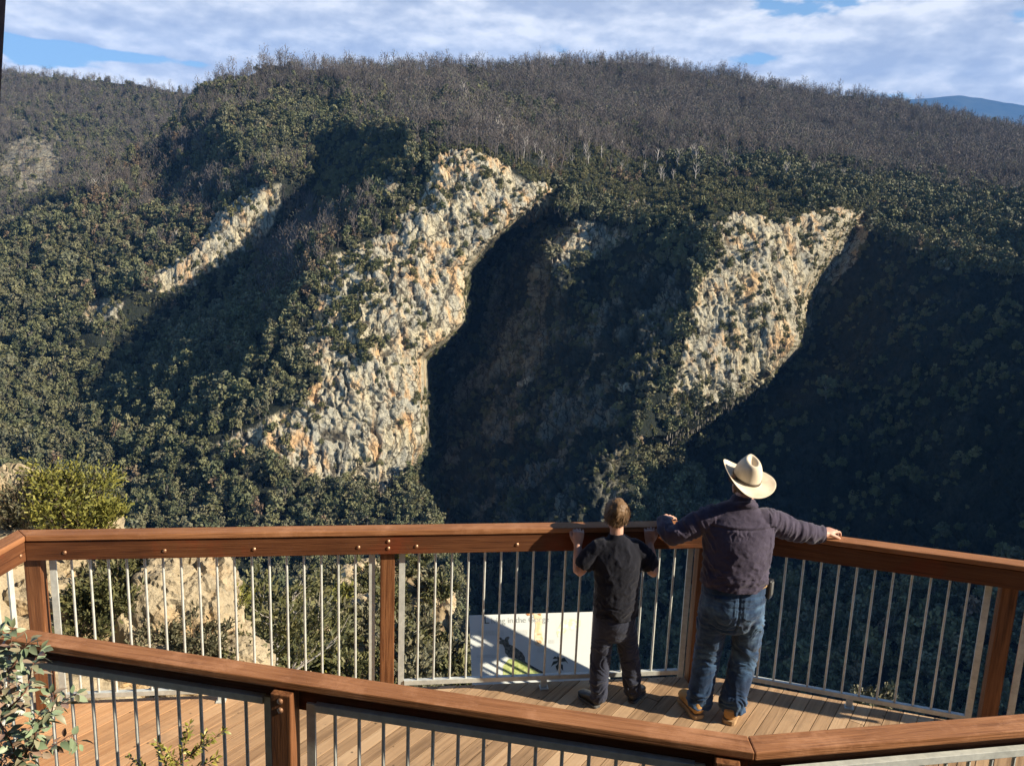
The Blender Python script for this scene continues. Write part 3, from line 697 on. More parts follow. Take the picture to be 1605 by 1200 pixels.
for i in pi[:140]:
    o = bpy.data.objects.new('dead_tree', P_PALE[rr_.randrange(4)].data); COL.objects.link(o)
    s = float(13 * min(1.3, max(0.8, sz[i]))); o.location = p[i]; o.scale = (s, s, s); o.rotation_euler = (0, 0, rr_.random() * 6.28)
    tag(o, 'bare pale-trunked dead tree standing in the burnt forest on the hill', 'tree', 'pale dead trees on the burnt hill')
def thin_far(u, v, k, p): return 0.85 - 0.75 * ss(k, 0.2, 0.5)
pf, uf, vf, kf = scatter(SF, 1 / 24.0, r, thin_far)
m = (uf > -200) & (uf < 400) & (vf < 480); pf, uf, vf = pf[m], uf[m], vf[m]
bf = r.random(len(pf)) < np.clip(0.75 - 0.6 * bl(uf, vf, 150, 230, 90, 60) - 0.3 * ss(vf, 250, 330) + 0.3 * fbm(pf / 90, 3, 91), 0, 1)
sf = r.normal(1, 0.18, len(pf)).clip(0.6, 1.5)
print('far', len(pf))
wood('burnt_forest', pf[bf], (13 * sf)[bf], P_BURNT, 'burnt purple-grey forest on the ridge farther up the gorge', 'forest', 5)
wood('eucalypt_forest', pf[~bf], (9 * sf)[~bf], P_GREEN, 'thin green forest among pale rocks on the ridge farther up the gorge', 'forest', 6)

# air between: one even volume round the camera and everything seen through it
hz_me = bpy.data.meshes.new('haze'); bmh = bmesh.new()
add_box(bmh, (0, 6000, 500), (1, 0, 0), (0, 1, 0), (0, 0, 1), 16000, 9500, 2300); bmh.to_mesh(hz_me); bmh.free()
hz_m = bpy.data.materials.new('haze'); hz_m.use_nodes = True; hn = hz_m.node_tree; hn.nodes.remove(hn.nodes['Principled BSDF'])
pv = N(hn, 'ShaderNodeVolumePrincipled'); pv.inputs['Color'].default_value = (0.16, 0.42, 1.0, 1); pv.inputs['Density'].default_value = HAZE; pv.inputs['Anisotropy'].default_value = 0.0
hn.links.new(pv.outputs[0], hn.nodes['Material Output'].inputs['Volume'])
hz_o = link('haze', hz_me, hz_m); tag(hz_o, 'thin blue haze hanging in the air of the gorge', 'haze', kind='stuff')
# ------------------------------------------------------------------ the lookout platform
def dvec(a): return np.array([math.cos(rad(a)), math.sin(rad(a))])
def lnorm(a): return np.array([-math.sin(rad(a)), math.cos(rad(a))])
def cross_pt(p, a, q, b):
    t = np.linalg.solve(np.array([dvec(a), -dvec(b)]).T, np.array(q) - np.array(p)); return np.array(p) + t[0] * dvec(a)
ZT = 1.2; HW = 0.108
# outer edge lines of the handrails in plan: a point, a heading; inner side given by sign of the left normal
LN = {'far': ((-1.2146, 5.0312), 7.9, -1), 'side': ((2.7157, 5.0404), -16.2, -1), 'left': ((-3.05, 4.40), -95.0, 1),
      'near': ((-0.4961, 3.1379), -10.9, 1), 'front': ((1.5776, 2.9577), 10.4, 1)}
def off_line(k, d):
    p, a, s = LN[k]; return np.array(p) + lnorm(a) * s * d, a
def corner(k1, k2, d):
    p, a = off_line(k1, d); q, b = off_line(k2, d); return cross_pt(p, a, q, b)
def along(k, x, d):
    p, a = off_line(k, d); e = dvec(a); return p + e * ((x - p[0]) / e[0])
ENDX = 4.3
def ends(k, d):
    if k == 'far': return corner('far', 'left', d), corner('far', 'side', d)
    if k == 'side': return corner('far', 'side', d), along('side', ENDX, d)
    if k == 'left': return corner('left', 'far', d), corner('left', 'near', d)
    if k == 'near': return corner('left', 'near', d), corner('near', 'front', d)
    if k == 'front': return corner('near', 'front', d), along('front', ENDX, d)
AX = {k: LN[k][1] for k in LN}
WOODS = {k: wood_mat('oiled_hardwood_' + k, (0.17, 0.070, 0.030), (0.29, 0.128, 0.056), (0.39, 0.185, 0.086), AX[k], 0.62, 0.16, worn=True) for k in LN}
FASC = {k: wood_mat('stained_board_' + k, (0.060, 0.022, 0.010), (0.110, 0.042, 0.018), (0.16, 0.066, 0.028), AX[k], 0.58, 0.18, stain=(0.19, 0.034, 0.012)) for k in LN}
mp_, nt_, b_ = new_mat('post_timber')
f_ = noise(nt_, 1.0, 7, 0.65, stretch=(45, 45, 2.4), dist=0.5)
nt_.links.new(ramp(nt_, f_, [(0.34, (0.085, 0.032, 0.013)), (0.5, (0.16, 0.064, 0.026)), (0.66, (0.24, 0.105, 0.044))]), b_.inputs['Base Color']); b_.inputs['Roughness'].default_value = 0.55
bump(nt_, b_, f_, 0.004); M_post = mp_
mg_, nt_, b_ = new_mat('galvanised_steel')
f_ = noise(nt_, 26, 5, 0.65); f2_ = noise(nt_, 4, 3)
nt_.links.new(ramp(nt_, mth(nt_, 'ADD', mth(nt_, 'MULTIPLY', f_, 0.6), mth(nt_, 'MULTIPLY', f2_, 0.4)), [(0.36, (0.40, 0.42, 0.40)), (0.62, (0.60, 0.62, 0.58))]), b_.inputs['Base Color'])
b_.inputs['Metallic'].default_value = 0.12; b_.inputs['Roughness'].default_value = 0.5; b_.inputs['Specular IOR Level'].default_value = 0.4; M_galv = mg_
M_bolt = simple_mat('copper_coloured_bolt', (0.30, 0.15, 0.08), (0.45, 0.26, 0.16), 30, 0.4, metal=0.5)

def bolt_mesh(c, axis, r=0.0092, h=0.0065):
    bm = bmesh.new(); ax = Vector(axis).normalized(); q = ax.to_track_quat('Z', 'Y').to_matrix().to_4x4(); q.translation = Vector(c)
    bmesh.ops.create_uvsphere(bm, u_segments=12, v_segments=8, radius=r, matrix=q @ Matrix.Diagonal((1, 1, h / r, 1)))
    bmesh.ops.create_cone(bm, cap_ends=True, segments=14, radius1=r * 1.35, radius2=r * 1.35, depth=0.004, matrix=q)
    return bm_mesh('bolt', bm)

def railing(k, label, post_s, panels, bolts_inner=(), post_bolts=True, open_end=False):
    """post_s: distances of posts along the outer edge line from its first end; panels: (s0, s1) spans"""
    e0, e1 = ends(k, 0.0); ang = AX[k]; d = dvec(ang); s_ = LN[k][2]; n = lnorm(ang) * s_          # n points to the deck
    root = empty('timber_railing', (e0[0], e0[1], 0), label, 'railing')
    def P(s, o, z): q = e0 + d * s + n * o; return (q[0], q[1], z)
    d3, n3 = (d[0], d[1], 0), (n[0], n[1], 0)
    o0, o1 = ends(k, 0.0); i0, i1 = ends(k, HW)
    g = d * 0.0015
    bm = bmesh.new(); add_prism(bm, [o0 + g, o1 - g, i1 - g, i0 + g], ZT - 0.036, ZT, 0.006)
    put(link('handrail', bm_mesh('handrail', bm), WOODS[k]), root)
    fa, fb = ends(k, HW - 0.012), ends(k, HW - 0.047)
    bm = bmesh.new(); add_prism(bm, [fa[0] + g, fa[1] - g, fb[1] - g, fb[0] + g], ZT - 0.166, ZT - 0.043, 0.003)
    fascia = put(link('rail_board', bm_mesh('rail_board', bm), FASC[k]), root)
    off_f = HW - 0.012
    for s, z in bolts_inner:
        b = link('bolt', bolt_mesh(P(s, off_f + 0.002, z), n3), M_bolt, smooth=True); b.parent = fascia; b.matrix_parent_inverse = Matrix.Translation(root.location).inverted()
        b.matrix_parent_inverse = Matrix.Identity(4); b.location = -Vector(root.location) + Vector(root.location)
    for s in post_s:
        bm = bmesh.new(); c = P(s, 0.0145, (ZT - 0.046 - 0.42) / 2)
        add_box(bm, c, d3, n3, (0, 0, 1), 0.047, 0.0455, (ZT - 0.046 + 0.42) / 2, 0.006)
        po = put(link('post', bm_mesh('post', bm), M_post), root)
        for z in (ZT - 0.075, ZT - 0.118):
            b = link('bolt', bolt_mesh(P(s, -0.0325, z), (-n[0], -n[1], 0), 0.010, 0.006), M_bolt, smooth=True); b.parent = po
    for (s0, s1) in panels:
        ob = 0.030
        bm = bmesh.new(); zb = 0.078; zt = ZT - 0.118
        for sa in (s0, s1):
            add_box(bm, P(sa, ob, (zb - 0.03 + zt) / 2), d3, n3, (0, 0, 1), 0.020, 0.0065, (zt - zb + 0.06) / 2, 0.001)
        for z in (zb, zt):
            add_box(bm, P((s0 + s1) / 2, ob, z), d3, n3, (0, 0, 1), (s1 - s0) / 2 - 0.0205, 0.016, 0.0165, 0.002)
        nf = max(1, int((s1 - s0) / 1.1))
        for q in range(nf):
            sf = s0 + (s1 - s0) * (q + 0.5) / nf; add_box(bm, P(sf, ob, 0.031), d3, n3, (0, 0, 1), 0.02, 0.018, 0.030, 0.001)
            add_box(bm, P(sf, ob + 0.012, 0.004), d3, n3, (0, 0, 1), 0.03, 0.03, 0.0035, 0.0)
        fr = put(link('baluster_panel', bm_mesh('baluster_panel', bm), M_galv), root)
        nb = max(1, int(round((s1 - s0) / 0.111)))
        for q in range(1, nb):
            s = s0 + (s1 - s0) * q / nb; V, F = tube_np([P(s, ob, zb + 0.0165), P(s, ob, 0.5), P(s, ob, zt - 0.0165)], [0.0079] * 3, 10)
            b = link('bar', mesh_np('bar', V, F), M_galv, smooth=True); b.parent = fr
    return root
def sx(k, x):
    """distance along a rail's outer line from its first end to plan x"""
    e0, _ = ends(k, 0.0); d = dvec(AX[k]); return (x - e0[0]) / d[0]
def px_s(k, u, z, o=0.03):
    """distance along the rail of the point of its plane seen at photo column u near height z"""
    e0, e1 = ends(k, 0.0); d = dvec(AX[k]); n = lnorm(AX[k]) * LN[k][2]; best = None
    for s in np.linspace(-0.5, 6, 1301):
        q = np.array([*(e0 + d * s + n * o), z]) - CAM; w = q @ Fv; uu = CX + FPX * (q @ Rv) / w
        if best is None or abs(uu - u) < best[0]: best = (abs(uu - u), s)
    return best[1]
Lf = np.linalg.norm(np.subtract(*ends('far', 0.0))); Ln = np.linalg.norm(np.subtract(*ends('near', 0.0))); Ll = np.linalg.norm(np.subtract(*ends('left', 0.0)))
Ls = np.linalg.norm(np.subtract(*ends('side', 0.0))); Lr = np.linalg.norm(np.subtract(*ends('front', 0.0)))
sp = px_s('far', 607, 0.6); ib = [(px_s('far', u, z, HW), z) for u, z in ((100, 1.085), (257, 1.085), (397, 1.085), (562, 1.085), (608, 1.122), (608, 1.075), (653, 1.085), (811, 1.085), (1070, 1.085))]
railing('far', 'timber-topped railing with galvanised bars at which the boy stands, the sign beyond it', [0.09, sp, Lf - 0.10], [(0.20, sp - 0.10), (sp + 0.095, Lf - 0.20)], ib)
ss_ = px_s('side', 1566, 0.6)
railing('side', 'timber railing with shaded galvanised bars running to the right from the man', [ss_], [(0.24, ss_ - 0.115), (ss_ + 0.125, Ls - 0.1)])
railing('left', 'short timber railing meeting the far rail at the platform end near the rocks', [0.55 * Ll + 0.3], [(0.14, 0.55 * Ll + 0.2)], [(0.12, 1.085)])
sn = px_s('near', 440, 0.9, -0.03)
railing('near', 'long nearer timber railing with dark galvanised bars crossing in front of the deck', [0.12, sn, Ln - 0.10], [(0.25, sn - 0.085), (sn + 0.115, Ln - 0.20)])
railing('front', 'nearest sunlit timber railing with a bright galvanised panel, angling off to the right', [1.62], [(0.12, 1.52), (1.72, Lr - 0.1)])

# ---- deck of narrow boards laid askew
DK = [corner('far', 'left', 0.0), corner('left', 'near', 0.0), corner('near', 'front', 0.0), along('front', ENDX, 0.0), along('side', ENDX, 0.0), corner('far', 'side', 0.0)]
DK = [np.array(q) for q in DK]; ctr = sum(DK) / len(DK)
BA = 56.0; bd, bn = dvec(BA), lnorm(BA)
bm = bmesh.new(); rb = random.Random(3)
def clip_poly(poly, p, n):
    out = []
    for i in range(len(poly)):
        a, b = poly[i], poly[(i + 1) % len(poly)]; da, db = (a - p) @ n, (b - p) @ n
        if da >= 0: out.append(a)
        if da * db < 0: out.append(a + (b - a) * (da / (da - db)))
    return out
lay = bm.faces.layers.int.new('b')
col_l = bm.loops.layers.color.new('board')
for i in range(-60, 60):
    o = ctr + bn * (i * 0.0925)
    joints = sorted([-9] + [rb.uniform(-4, 4) for _ in range(2)] + [9])
    for j in range(3):
        a0, a1 = joints[j] + 0.002, joints[j + 1] - 0.002
        if a1 - a0 < 0.3: continue
        poly = [o + bd * a0 - bn * 0.0435, o + bd * a1 - bn * 0.0435, o + bd * a1 + bn * 0.0435, o + bd * a0 + bn * 0.0435]
        for q in range(len(DK)):
            a, b = DK[q], DK[(q + 1) % len(DK)]; e = (b - a) / np.linalg.norm(b - a); nn = np.array([-e[1], e[0]])
            poly = clip_poly(poly, a + nn * -0.03, nn)
            if len(poly) < 3: break
        if len(poly) < 3: continue
        k0 = len(bm.faces); h = rb.uniform(-0.0015, 0.0015)
        add_prism(bm, poly, -0.032 + h, h)
        c = rb.random(); bm.faces.ensure_lookup_table()
        for f in bm.faces[k0:]:
            for l in f.loops: l[col_l] = (c, rb.random(), 0, 1)
deck_me = bm_mesh('decking', bm)
md, ntd, bd_ = new_mat('weathered_decking')
tcd = N(ntd, 'ShaderNodeTexCoord'); mpd = N(ntd, 'ShaderNodeMapping'); mpd.inputs['Rotation'].default_value = (0, 0, -rad(BA)); ntd.links.new(tcd.outputs['Object'], mpd.inputs[0])
mpd2 = N(ntd, 'ShaderNodeMapping'); mpd2.inputs['Scale'].default_value = (1.6, 34, 34); ntd.links.new(mpd.outputs[0], mpd2.inputs[0])
g1 = N(ntd, 'ShaderNodeTexNoise', i_Scale=1.0, i_Detail=8.0, i_Roughness=0.68, i_Distortion=0.5); ntd.links.new(mpd2.outputs[0], g1.inputs['Vector'])
g2 = N(ntd, 'ShaderNodeTexNoise', i_Scale=1.3, i_Detail=4.0); ntd.links.new(tcd.outputs['Object'], g2.inputs['Vector'])
va = N(ntd, 'ShaderNodeVertexColor', layer_name='board'); sv = N(ntd, 'ShaderNodeSeparateColor'); ntd.links.new(va.outputs[0], sv.inputs[0])
fd = mth(ntd, 'ADD', mth(ntd, 'MULTIPLY', g1.outputs['Fac'], 0.55), mth(ntd, 'ADD', mth(ntd, 'MULTIPLY', sv.outputs[0], 0.32), mth(ntd, 'MULTIPLY', g2.outputs['Fac'], 0.25)))
cd = ramp(ntd, fd, [(0.32, (0.21, 0.132, 0.074)), (0.5, (0.40, 0.260, 0.148)), (0.72, (0.51, 0.355, 0.215))])
sxyz = N(ntd, 'ShaderNodeSeparateXYZ'); ntd.links.new(tcd.outputs['Object'], sxyz.inputs[0])
newer = N(ntd, 'ShaderNodeMapRange', i_1=-0.9, i_2=-2.5); ntd.links.new(mth(ntd, 'ADD', sxyz.outputs[0], mth(ntd, 'MULTIPLY', g2.outputs['Fac'], 0.6)), newer.inputs[0])
cd = mixc(ntd, mth(ntd, 'MULTIPLY', newer.outputs[0], 0.62), cd, ramp(ntd, g1.outputs['Fac'], [(0.35, (0.50, 0.225, 0.095)), (0.65, (0.68, 0.37, 0.175))]))    # oil still in the boards at the far end
spk = N(ntd, 'ShaderNodeTexVoronoi', i_Scale=9.0); ntd.links.new(mpd.outputs[0], spk.inputs['Vector'])
spm = N(ntd, 'ShaderNodeMapRange', i_1=0.09, i_2=0.05); ntd.links.new(spk.outputs['Distance'], spm.inputs[0])
cd = mixc(ntd, mth(ntd, 'MULTIPLY', spm.outputs[0], 0.75), cd, (0.05, 0.035, 0.025))   # nail heads and knots
dk_ = N(ntd, 'ShaderNodeMapRange', i_1=0.52, i_2=0.72); ntd.links.new(noise(ntd, 3.2, 7, 0.75), dk_.inputs[0]); cd = mixc(ntd, mth(ntd, 'MULTIPLY', dk_.outputs[0], 0.45), cd, (0.15, 0.11, 0.075))
ntd.links.new(cd, bd_.inputs['Base Color']); bd_.inputs['Roughness'].default_value = 0.75; bd_.inputs['Specular IOR Level'].default_value = 0.2
bump(ntd, bd_, g1.outputs['Fac'], 0.004)
deck = empty('viewing_deck', (ctr[0], ctr[1], 0), 'weathered timber viewing deck of narrow boards under the man and the boy', 'deck')
put(link('decking', deck_me, md), deck)
bm = bmesh.new()
for q in range(len(DK)):
    a, b = DK[q], DK[(q + 1) % len(DK)]; e = (b - a) / np.linalg.norm(b - a); nn = np.array([-e[1], e[0]]); m = (a + b) / 2 - nn * 0.0
    add_box(bm, (m[0] + nn[0] * 0.03, m[1] + nn[1] * 0.03, -0.14), (e[0], e[1], 0), (nn[0], nn[1], 0), (0, 0, 1), np.linalg.norm(b - a) / 2 - 0.06, 0.022, 0.10)
put(link('edge_beam', bm_mesh('edge_beam', bm), M_post), deck)
for q in (0, 1, 2, 5):
    c = DK[q] + (ctr - DK[q]) * 0.12; bm = bmesh.new(); add_box(bm, (c[0], c[1], -2.05), (1, 0, 0), (0, 1, 0), (0, 0, 1), 0.07, 0.07, 1.98, 0.006)
    put(link('support_post', bm_mesh('support_post', bm), M_post), deck)
# ------------------------------------------------------------------ the bank we look from, and an unseen slope raised behind it to cut skylight
bx = np.linspace(-70, 70, 141); by = np.concatenate([np.linspace(-75, -6, 60), np.linspace(-5.5, 3.1, 24)]); BX, BY = np.meshgrid(bx, by)
rise = np.clip(-4 - BY, 0, None) * 1.25 * (1 - 0.88 * ss(BX, 6, 26)) + np.clip(-8 - BX, 0, None) * 1.3 * ss(3 - BY, 0, 4)
bz = 1.5 - 1.55 * ss(BY, 0.6, 3.0) + np.minimum(rise, 46) + (0.05 + 0.02 * np.abs(rise)) * fbm(np.stack([BX / 4, BY / 4, BX * 0], -1), 4, 12)
bz = bz - 3.5 * ss(BX, 3, 9) * ss(BY, -3, 2) 
M_bank = simple_mat('leaf_litter', (0.030, 0.028, 0.017), (0.07, 0.058, 0.036), 5, 0.95, 0.02, spec=0.05)
ii = np.arange(BX.size).reshape(BX.shape)
bank = link('bank_and_shade_hill', mesh_np('bank_and_shade_hill', np.stack([BX, BY, bz], -1).reshape(-1, 3), np.stack([ii[:-1, :-1], ii[:-1, 1:], ii[1:, 1:], ii[1:, :-1]], -1).reshape(-1, 4)), M_bank, smooth=True); tag(bank, kind='structure')

# ------------------------------------------------------------------ rocks and scrub beside the platform
mr, ntr, br = new_mat('lichened_granite')
fa_ = noise(ntr, 2.2, 7, 0.68); fb_ = noise(ntr, 14, 6, 0.7); fc_ = noise(ntr, 0.9, 4, 0.6)
rc_ = ramp(ntr, mth(ntr, 'ADD', mth(ntr, 'MULTIPLY', fa_, 0.55), mth(ntr, 'MULTIPLY', fb_, 0.45)), [(0.33, (0.13, 0.105, 0.07)), (0.46, (0.36, 0.295, 0.195)), (0.66, (0.50, 0.42, 0.28))])
kk = N(ntr, 'ShaderNodeMapRange', i_1=0.52, i_2=0.68); ntr.links.new(fc_, kk.inputs[0])
rc_ = mixc(ntr, mth(ntr, 'MULTIPLY', kk.outputs[0], 0.7), rc_, (0.47, 0.29, 0.13))
kk = N(ntr, 'ShaderNodeMapRange', i_1=0.60, i_2=0.68); ntr.links.new(noise(ntr, 6, 6, 0.75), kk.inputs[0])
rc_ = mixc(ntr, mth(ntr, 'MULTIPLY', kk.outputs[0], 0.7), rc_, (0.17, 0.17, 0.14))
ntr.links.new(rc_, br.inputs['Base Color']); br.inputs['Roughness'].default_value = 0.9; br.inputs['Specular IOR Level'].default_value = 0.1
bump(ntr, br, mth(ntr, 'ADD', mth(ntr, 'MULTIPLY', fb_, 0.5), fa_), 0.06)
M_rock = mr
M_scrubsoil = simple_mat('scrub_soil', (0.09, 0.07, 0.042), (0.36, 0.27, 0.16), 0.5, 0.95, 0.05, spec=0.05)

def near_sheet(name, pts, skyl, us, rows, vbot, mat, amp, back):
    top = np.interp(us, [q[0] for q in skyl], [q[1] for q in skyl]); t = np.linspace(0, 1, rows)
    U = np.repeat(us[None], rows, 0); V = top[None] + (vbot - top[None]) * t[:, None]
    Dd = 1 / blur(1 / tin_eval(pts, U, V), 2.0); P = unD(U, V, Dd)
    P[..., 2] += amp * (fbm(P / (amp * 9), 4, 200) + 0.7 * (1 - np.abs(fbm(P / (amp * 5), 3, 203))))
    Pb = [P]; dirb = P[0] - CAM; dirb[:, 2] = 0; dirb /= np.linalg.norm(dirb, axis=1)[:, None]
    for d, dz in back: q = P[0] + dirb * d; q[:, 2] -= dz; Pb.insert(0, q[None])
    A = np.concatenate(Pb, 0); m, k = A.shape[:2]; ii = np.arange(m * k).reshape(m, k)
    o = link(name, mesh_np(name, A.reshape(-1, 3), np.stack([ii[:-1, :-1], ii[1:, :-1], ii[1:, 1:], ii[:-1, 1:]], -1).reshape(-1, 4)), mat, smooth=False); tag(o, kind='structure')
    return P, U, V
OUT = [(-500,760,8.5),(-150,790,8.8),(0,835,9.4),(60,862,9.8),(200,900,10.2),(260,930,10.2),(330,1000,9.9),(400,1062,9.4),(440,1110,8.8),(470,1300,7.6),(-500,1000,6.6),(0,1000,8.2),(200,1020,8.9),(-500,1300,5.2),(0,1300,6.0),(250,1300,6.8)]
near_sheet('rocky_ground', OUT, [(-500,765),(-150,795),(0,840),(60,866),(200,905),(260,935),(330,1005),(400,1066),(440,1112),(470,1290)], np.arange(-500, 471, 6.0), 90, 1300, M_rock, 0.10, [(0.6, 0.5), (3, 5), (10, 20)])
SCR = [(330,1010,48),(380,985,52),(420,962,56),(470,948,60),(520,928,66),(555,908,72),(600,893,76),(640,888,78),(660,898,77),(690,932,72),(708,982,66),(716,1042,58),(720,1100,52),(724,1300,40),(560,1000,56),(450,1040,44),(600,1080,44),(400,1300,22),(330,1300,20),(600,1300,30)]
PS, US, VS = near_sheet('scrub_slope', SCR, [(330,1012),(380,988),(420,964),(470,950),(520,930),(555,910),(600,895),(640,890),(660,900),(690,934),(708,984),(716,1044),(720,1102),(724,1290)], np.arange(330, 725, 3.0), 120, 1300, M_scrubsoil, 0.5, [(2, 3), (10, 25), (25, 80)])

def boulder(u, v, Dd, size, seed, label, group=None, rot=0.0, name='boulder'):
    bm = bmesh.new(); bmesh.ops.create_icosphere(bm, subdivisions=6 if max(size) > 0.5 and max(size) < 0.95 else 5, radius=1.0); me = bm_mesh(name, bm)
    co = np.empty(len(me.vertices) * 3); me.vertices.foreach_get('co', co); X = co.reshape(-1, 3)
    X = np.sign(X) * np.abs(X) ** 0.8
    Q = X * np.array(size) ; s = max(size)
    d = cells(X * 1.0, (0.9, 0.9, 0.8), seed) * 0.15 + cells(X, (0.42, 0.42, 0.36), seed + 3) * 0.05 + cells(X, (0.17, 0.17, 0.15), seed + 5) * 0.016 + fbm(X * 1.6, 4, seed) * 0.10 + fbm(X * 7, 3, seed + 5) * 0.018
    Q = Q * (1 + d)[:, None]; c, sn = math.cos(rot), math.sin(rot); Q = Q @ np.array([[c, sn, 0], [-sn, c, 0], [0, 0, 1]])
    me.vertices.foreach_set('co', Q.astype(np.float32).ravel()); me.update()
    o = link(name, me, M_rock); o.location = unD(u, v, Dd); tag(o, label, 'rock', group); return o
boulder(285, 985, 9.3, (0.66, 0.6, 0.82), 301, 'largest pale angular boulder behind the bars of the far railing', rot=0.4)
boulder(112, 905, 9.9, (0.26, 0.25, 0.26), 302, 'pale upright rock beside the corner post, left of the dark shrub')
boulder(8, 775, 10.2, (0.34, 0.3, 0.34), 303, 'grey rock behind the yellow-green shrub, highest of the near rocks')
boulder(2, 858, 9.3, (0.36, 0.3, 0.24), 304, 'pale rock just above the short railing at the left edge')
boulder(172, 822, 10.6, (0.15, 0.13, 0.13), 305, 'small pale rock tip at the right foot of the yellow-green shrub')
boulder(372, 1040, 9.0, (0.36, 0.3, 0.28), 306, 'tan boulder at the lower right foot of the largest boulder')
boulder(150, 1000, 8.9, (0.34, 0.3, 0.30), 307, 'pale rock under the dark shrub behind the bars')
boulder(60, 955, 8.9, (0.36, 0.32, 0.34), 308, 'pale rock behind the short left railing, below its handrail')
boulder(215, 1055, 8.5, (0.42, 0.36, 0.26), 309, 'low pale rock along the deck edge below the largest boulder')
boulder(310, 1085, 8.4, (0.40, 0.34, 0.22), 320, 'flat pale rock along the deck edge, right of the low one')
for q, (u, v, s, lab) in enumerate([(572, 905, 1.5, 'orange-tinged rock at the top of the scrub slope beside the timber post'), (540, 945, 1.7, 'grey-orange rock midway down the scrub slope left of the timber post'), (566, 962, 1.5, 'orange rock just left of the timber post on the scrub slope'),
        (585, 1000, 1.2, 'small tan rock low beside the timber post on the scrub slope'), (500, 1015, 1.3, 'pale rock in the middle of the scrub slope'), (470, 1050, 1.2, 'pale rock low on the scrub slope near the deck edge'), (690, 940, 1.4, 'pale rock at the right-hand brow of the scrub slope'), (520, 1062, 1.0, 'small grey rock lowest on the scrub slope'), (436, 1032, 1.2, 'grey rock at the left end of the scrub slope'), (552, 905, 1.2, 'pale rock against the forest at the top of the scrub slope')]):
    j = np.argmin((US - u) ** 2 + (VS - v) ** 2); Dj = (PS.reshape(-1, 3)[j] - CAM) @ Fv
    boulder(u, v, Dj, (s * 0.95, s * 0.8, s * 1.0), 330 + q, lab, rot=q * 1.1)

def shrub_mesh(seed, h, w, leaves, leaf, cols, spray=0.5, nst=9, dead=0.0, name='shrub'):
    """branching stems with sprays of small leaves; returns stem Geo, foliage Geo"""
    r = np.random.default_rng(seed); gs, gf = Geo(), Geo(); tips = []
    for k in range(nst):
        a = k * 2.4 + r.normal() * 0.4; sp = w * (0.25 + 0.75 * r.random()); hh = h * (0.6 + 0.4 * r.random()) * (1 - 0.35 * (sp / w) ** 2)
        p = [np.array([0, 0, -0.1 * h]), np.array([math.cos(a) * sp * 0.35, math.sin(a) * sp * 0.35, hh * 0.4]) + r.normal(size=3) * 0.03 * h, np.array([math.cos(a) * sp * 0.8, math.sin(a) * sp * 0.8, hh * 0.8]) + r.normal(size=3) * 0.04 * h, np.array([math.cos(a) * sp, math.sin(a) * sp, hh])]
        gs.tube(p, [0.018 * h, 0.013 * h, 0.008 * h, 0.003 * h], 5, 0)
        for j in range(9):
            t = 0.3 + 0.7 * r.random(); i = min(2, int(t * 3)); b = p[i] + (p[i + 1] - p[i]) * (t * 3 - i)
            d = np.array([math.cos(a + r.normal() * 0.9), math.sin(a + r.normal() * 0.9), 0.7 + 0.6 * r.random()]); d /= np.linalg.norm(d); L = h * (0.16 + 0.2 * r.random())
            e = b + d * L; gs.tube([b, (b + e) / 2 + r.normal(size=3) * 0.012 * h, e], [0.006 * h, 0.004 * h, 0.0015 * h], 3, 0)
            if r.random() > dead: tips.append((b, e, d))
    per = max(3, leaves // max(1, len(tips)))
    for b, e, d in tips:
        t = 0.25 + 0.85 * r.random((per, 1)); c = b + (e - b) * t + r.normal(size=(per, 3)) * 0.05 * h * spray * 2
        A = d + rand_dirs(per, r) * 0.8; A /= np.linalg.norm(A, axis=1)[:, None]; B = np.cross(A, rand_dirs(per, r)); B /= np.linalg.norm(B, axis=1)[:, None] + 1e-6
        sz = leaf * (0.6 + 0.8 * r.random((per, 1))); gf.quads(c + A * sz, A * sz, B * sz * 0.36, 0)
    return gs, gf
def mat_leaves(name, cols):
    m, nt, b = new_mat(name); geo = N(nt, 'ShaderNodeNewGeometry'); f = mth(nt, 'ADD', mth(nt, 'MULTIPLY', geo.outputs['Random Per Island'], 0.55), mth(nt, 'MULTIPLY', noise(nt, 2.2, 3), 0.45))
    nt.links.new(ramp(nt, f, [(0.15 + 0.7 * i / (len(cols) - 1), c) for i, c in enumerate(cols)]), b.inputs['Base Color']); b.inputs['Roughness'].default_value = 0.55; b.inputs['Specular IOR Level'].default_value = 0.25
    return m
ML_yel = mat_leaves('yellow_green_leaves', [(0.075, 0.082, 0.024), (0.165, 0.165, 0.036), (0.28, 0.25, 0.05)])
ML_dk = mat_leaves('dark_olive_leaves', [(0.045, 0.050, 0.020), (0.095, 0.098, 0.038), (0.17, 0.15, 0.06)])
ML_gr = mat_leaves('grey_olive_leaves', [(0.065, 0.066, 0.040), (0.13, 0.125, 0.072), (0.21, 0.185, 0.11)])
M_stem = simple_mat('brown_stem', (0.07, 0.05, 0.035), (0.16, 0.12, 0.09), 6, 0.9)
M_deadstem = simple_mat('silver_dead_wood', (0.28, 0.25, 0.21), (0.42, 0.38, 0.33), 6, 0.9)
def shrub(u, v, Dd, h, w, leaves, leaf, mat, label, seed, group=None, dead=0.0, stem=None, nst=9, loc=None, cat='shrub'):
    gs, gf = shrub_mesh(seed, h, w, leaves, leaf, None, nst=nst, dead=dead)
    q = unD(u, v, Dd) if loc is None else loc
    root = empty('shrub', q, label, cat, group)
    link('stem', gs.mesh('stem'), stem or M_stem, root); link('foliage', gf.mesh('foliage'), mat, root); return root
shrub(62, 868, 9.9, 1.15, 0.55, 3000, 0.022, ML_gr, 'grey-green shrub with bare dark twigs behind the platform corner', 401, dead=0.1)
shrub(112, 862, 9.7, 1.0, 0.52, 4200, 0.020, ML_yel, 'bright yellow-green shrub rising above the far handrail near the platform corner', 402)
